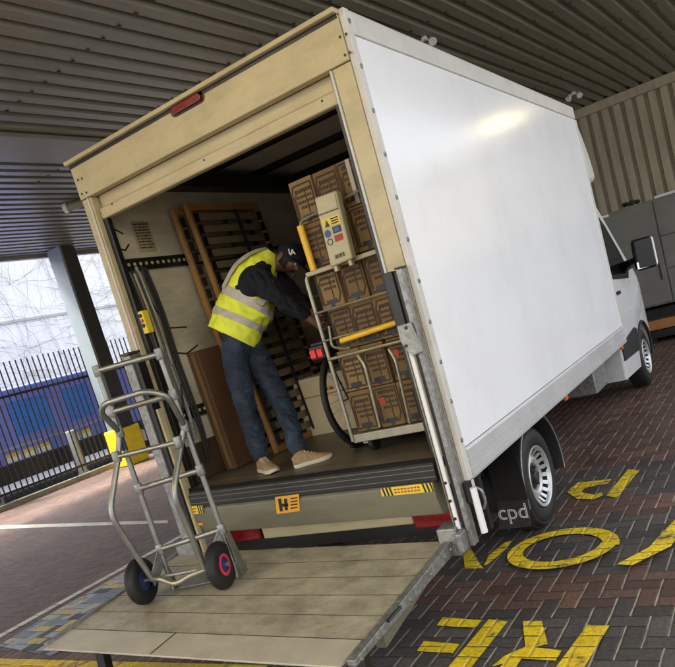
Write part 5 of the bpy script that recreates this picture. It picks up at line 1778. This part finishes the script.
# cap with visor and white monogram
cm_ = MB().sphere(head + updir * .028 - fdir * .006, .112, .104, .098, 24, 14, rot=rot, z0=-.05)
cap = cm_.build('cap', 'navy', pe, smooth=True)
vs, fs = [], []
c0 = head + updir * .022 + fdir * .085
for a_ in range(13):
    t = math.radians(-80 + 160 * a_ / 12)
    e_in = head + updir * .026 + fdir * (.100 * math.cos(t) + .0) + sdir * .098 * math.sin(t)
    e_out = head + updir * (.018 - .012 * math.cos(t)) + fdir * (.100 * math.cos(t) + .085 * math.cos(t) ** .7) + sdir * .094 * math.sin(t)
    vs += [e_in, e_out, e_out - updir * .005, e_in - updir * .005]
for a_ in range(12):
    b2 = a_ * 4
    for k_ in range(4):
        fs.append((b2 + k_, b2 + (k_ + 1) % 4, b2 + 4 + (k_ + 1) % 4, b2 + 4 + k_))
MB().add(vs, fs).build('cap_visor', 'navy', cap, smooth='auto')
fl = (-RF)
lx = (RX * .96 + RD * -.2).normalized()
ly = (RX * -.18 - RD * .98).normalized()
lc = D(291, 251.5, B - .02 - .118)
text_mb('L', .052, lc + lx * -.006, lx, ly, .002, offset=.001).build('cap_monogram', 'logo', cap)
text_mb('A', .052, lc + lx * .009 - ly * .008 + fl * .002, lx, ly, .002, offset=.001).build('cap_monogram', 'logo', cap)


# shoes
def shoe(heel, toe, zf, label=None):
    heel, toe = V(heel), V(toe)
    f_ = V((toe.x - heel.x, toe.y - heel.y, 0)).normalized()
    s_ = V((-f_.y, f_.x, 0))
    Ls = .285
    rings = []
    for (x, wv_, h, zb_) in ((0, .028, .06, .012), (.03, .037, .095, .0), (.08, .036, .11, .0), (.13, .038, .088, 0), (.18, .046, .066, 0), (.225, .046, .052, 0), (.262, .034, .040, .004), (.285, .012, .024, .012)):
        x *= .88
        rg = []
        for j in range(14):
            t = 2 * PI * j / 14
            ct, st_ = math.cos(t), math.sin(t)
            yy = wv_ * abs(ct) ** .8 * (1 if ct > 0 else -1)
            zz = .022 + zb_ + (h - .022) * max(0, st_) ** .8 if st_ > 0 else .022 + zb_ * .5
            rg.append(heel + f_ * x + s_ * yy + V((0, 0, zz)))
        rings.append(rg)
    mb = MB()
    vs = [p for r_ in rings for p in r_]
    k_ = len(rings)
    mb.add(vs, [(i * 14 + j, i * 14 + (j + 1) % 14, (i + 1) * 14 + (j + 1) % 14, (i + 1) * 14 + j) for i in range(k_ - 1) for j in range(14)] + [tuple(range(13, -1, -1)), tuple(range((k_ - 1) * 14, k_ * 14))])
    sh_ = mb.build('shoe', 'shoe', pe, smooth='auto', angle=70)
    lo, hi = [], []
    out = [(0, .028), (.03, .040), (.08, .039), (.13, .040), (.18, .049), (.225, .049), (.265, .036), (.29, .012)]
    cont = [(x, w2) for x, w2 in out] + [(x, -w2) for x, w2 in reversed(out)]
    for x, w2 in cont:
        p = heel + f_ * x * .88 + s_ * w2
        lift = .010 if x > .27 else (.004 if x < .01 else 0)
        lo.append(p + V((0, 0, .002 + lift)))
        hi.append(p + V((0, 0, .028 + lift * .6)))
    MB().hexa(lo, hi).build('sole', 'sole', sh_, bevel=.004)
    lc_ = MB()
    for i in range(5):
        x = .092 + i * .019
        z = .100 - i * .010
        lc_.bar(heel + f_ * x - s_ * .022 + V((0, 0, z - .008)), heel + f_ * x + s_ * .022 + V((0, 0, z - .008)), .006, .012)
    lc_.build('laces', 'sole', sh_)


zf1, zf2 = fz(-1.7), fz(-1.3)
toe1 = P(275, 473, 'z', fz(-1.6))
heel1 = V((J['rank'][0].x, J['rank'][0].y, zf1 + .001))
heel1 = heel1 - (toe1 - heel1).normalized() * .06
heel1.z = zf1 - .003
shoe(heel1, toe1, zf1)
toe2 = P(330, 457, 'z', zf2)
heel2 = V((J['lank'][0].x, J['lank'][0].y, zf2))
heel2 = heel2 - (toe2 - heel2).normalized() * .06
heel2.z = fz(heel2.x) - .006
shoe(heel2, toe2, zf2)

# ------------------------------------------------------------------ light
w = bpy.data.worlds.new('World')
S.world = w
w.use_nodes = True
nt = w.node_tree
bg = nt.nodes['Background']
sky = nt.nodes.new('ShaderNodeTexSky')
sky.sky_type = 'NISHITA'
sky.sun_disc = False
SUN_EL, SUN_AZ = math.radians(58), math.radians(238)      # azimuth clockwise from +Y
sky.sun_elevation, sky.sun_rotation = SUN_EL, SUN_AZ
sky.dust_density = 6.0
sky.air_density = 0.8
sky.ozone_density = 0.3
hs = nt.nodes.new('ShaderNodeHueSaturation')
hs.inputs['Saturation'].default_value = 0.3
nt.links.new(sky.outputs[0], hs.inputs['Color'])
nt.links.new(hs.outputs[0], bg.inputs[0])
bg.inputs[1].default_value = 0.15
sd = V((math.sin(SUN_AZ) * math.cos(SUN_EL), math.cos(SUN_AZ) * math.cos(SUN_EL), math.sin(SUN_EL)))
ld = bpy.data.lights.new('sun', 'SUN')
ld.energy = 1.4
ld.angle = math.radians(8)
ld.color = (1, .95, .88)
lo = bpy.data.objects.new('sun', ld)
COL.objects.link(lo)
lo.rotation_euler = sd.to_track_quat('Z', 'Y').to_euler()
lo.location = (0, 0, 20)

S.view_settings.view_transform = 'Standard'
S.view_settings.look = 'None'
S.view_settings.gamma = 1
S.view_settings.exposure = 2.6
S.render.engine = 'CYCLES'
S.cycles.max_bounces = 8
S.cycles.diffuse_bounces = 7
S.cycles.glossy_bounces = 4
S.cycles.sample_clamp_indirect = 6
S.cycles.use_denoising = True
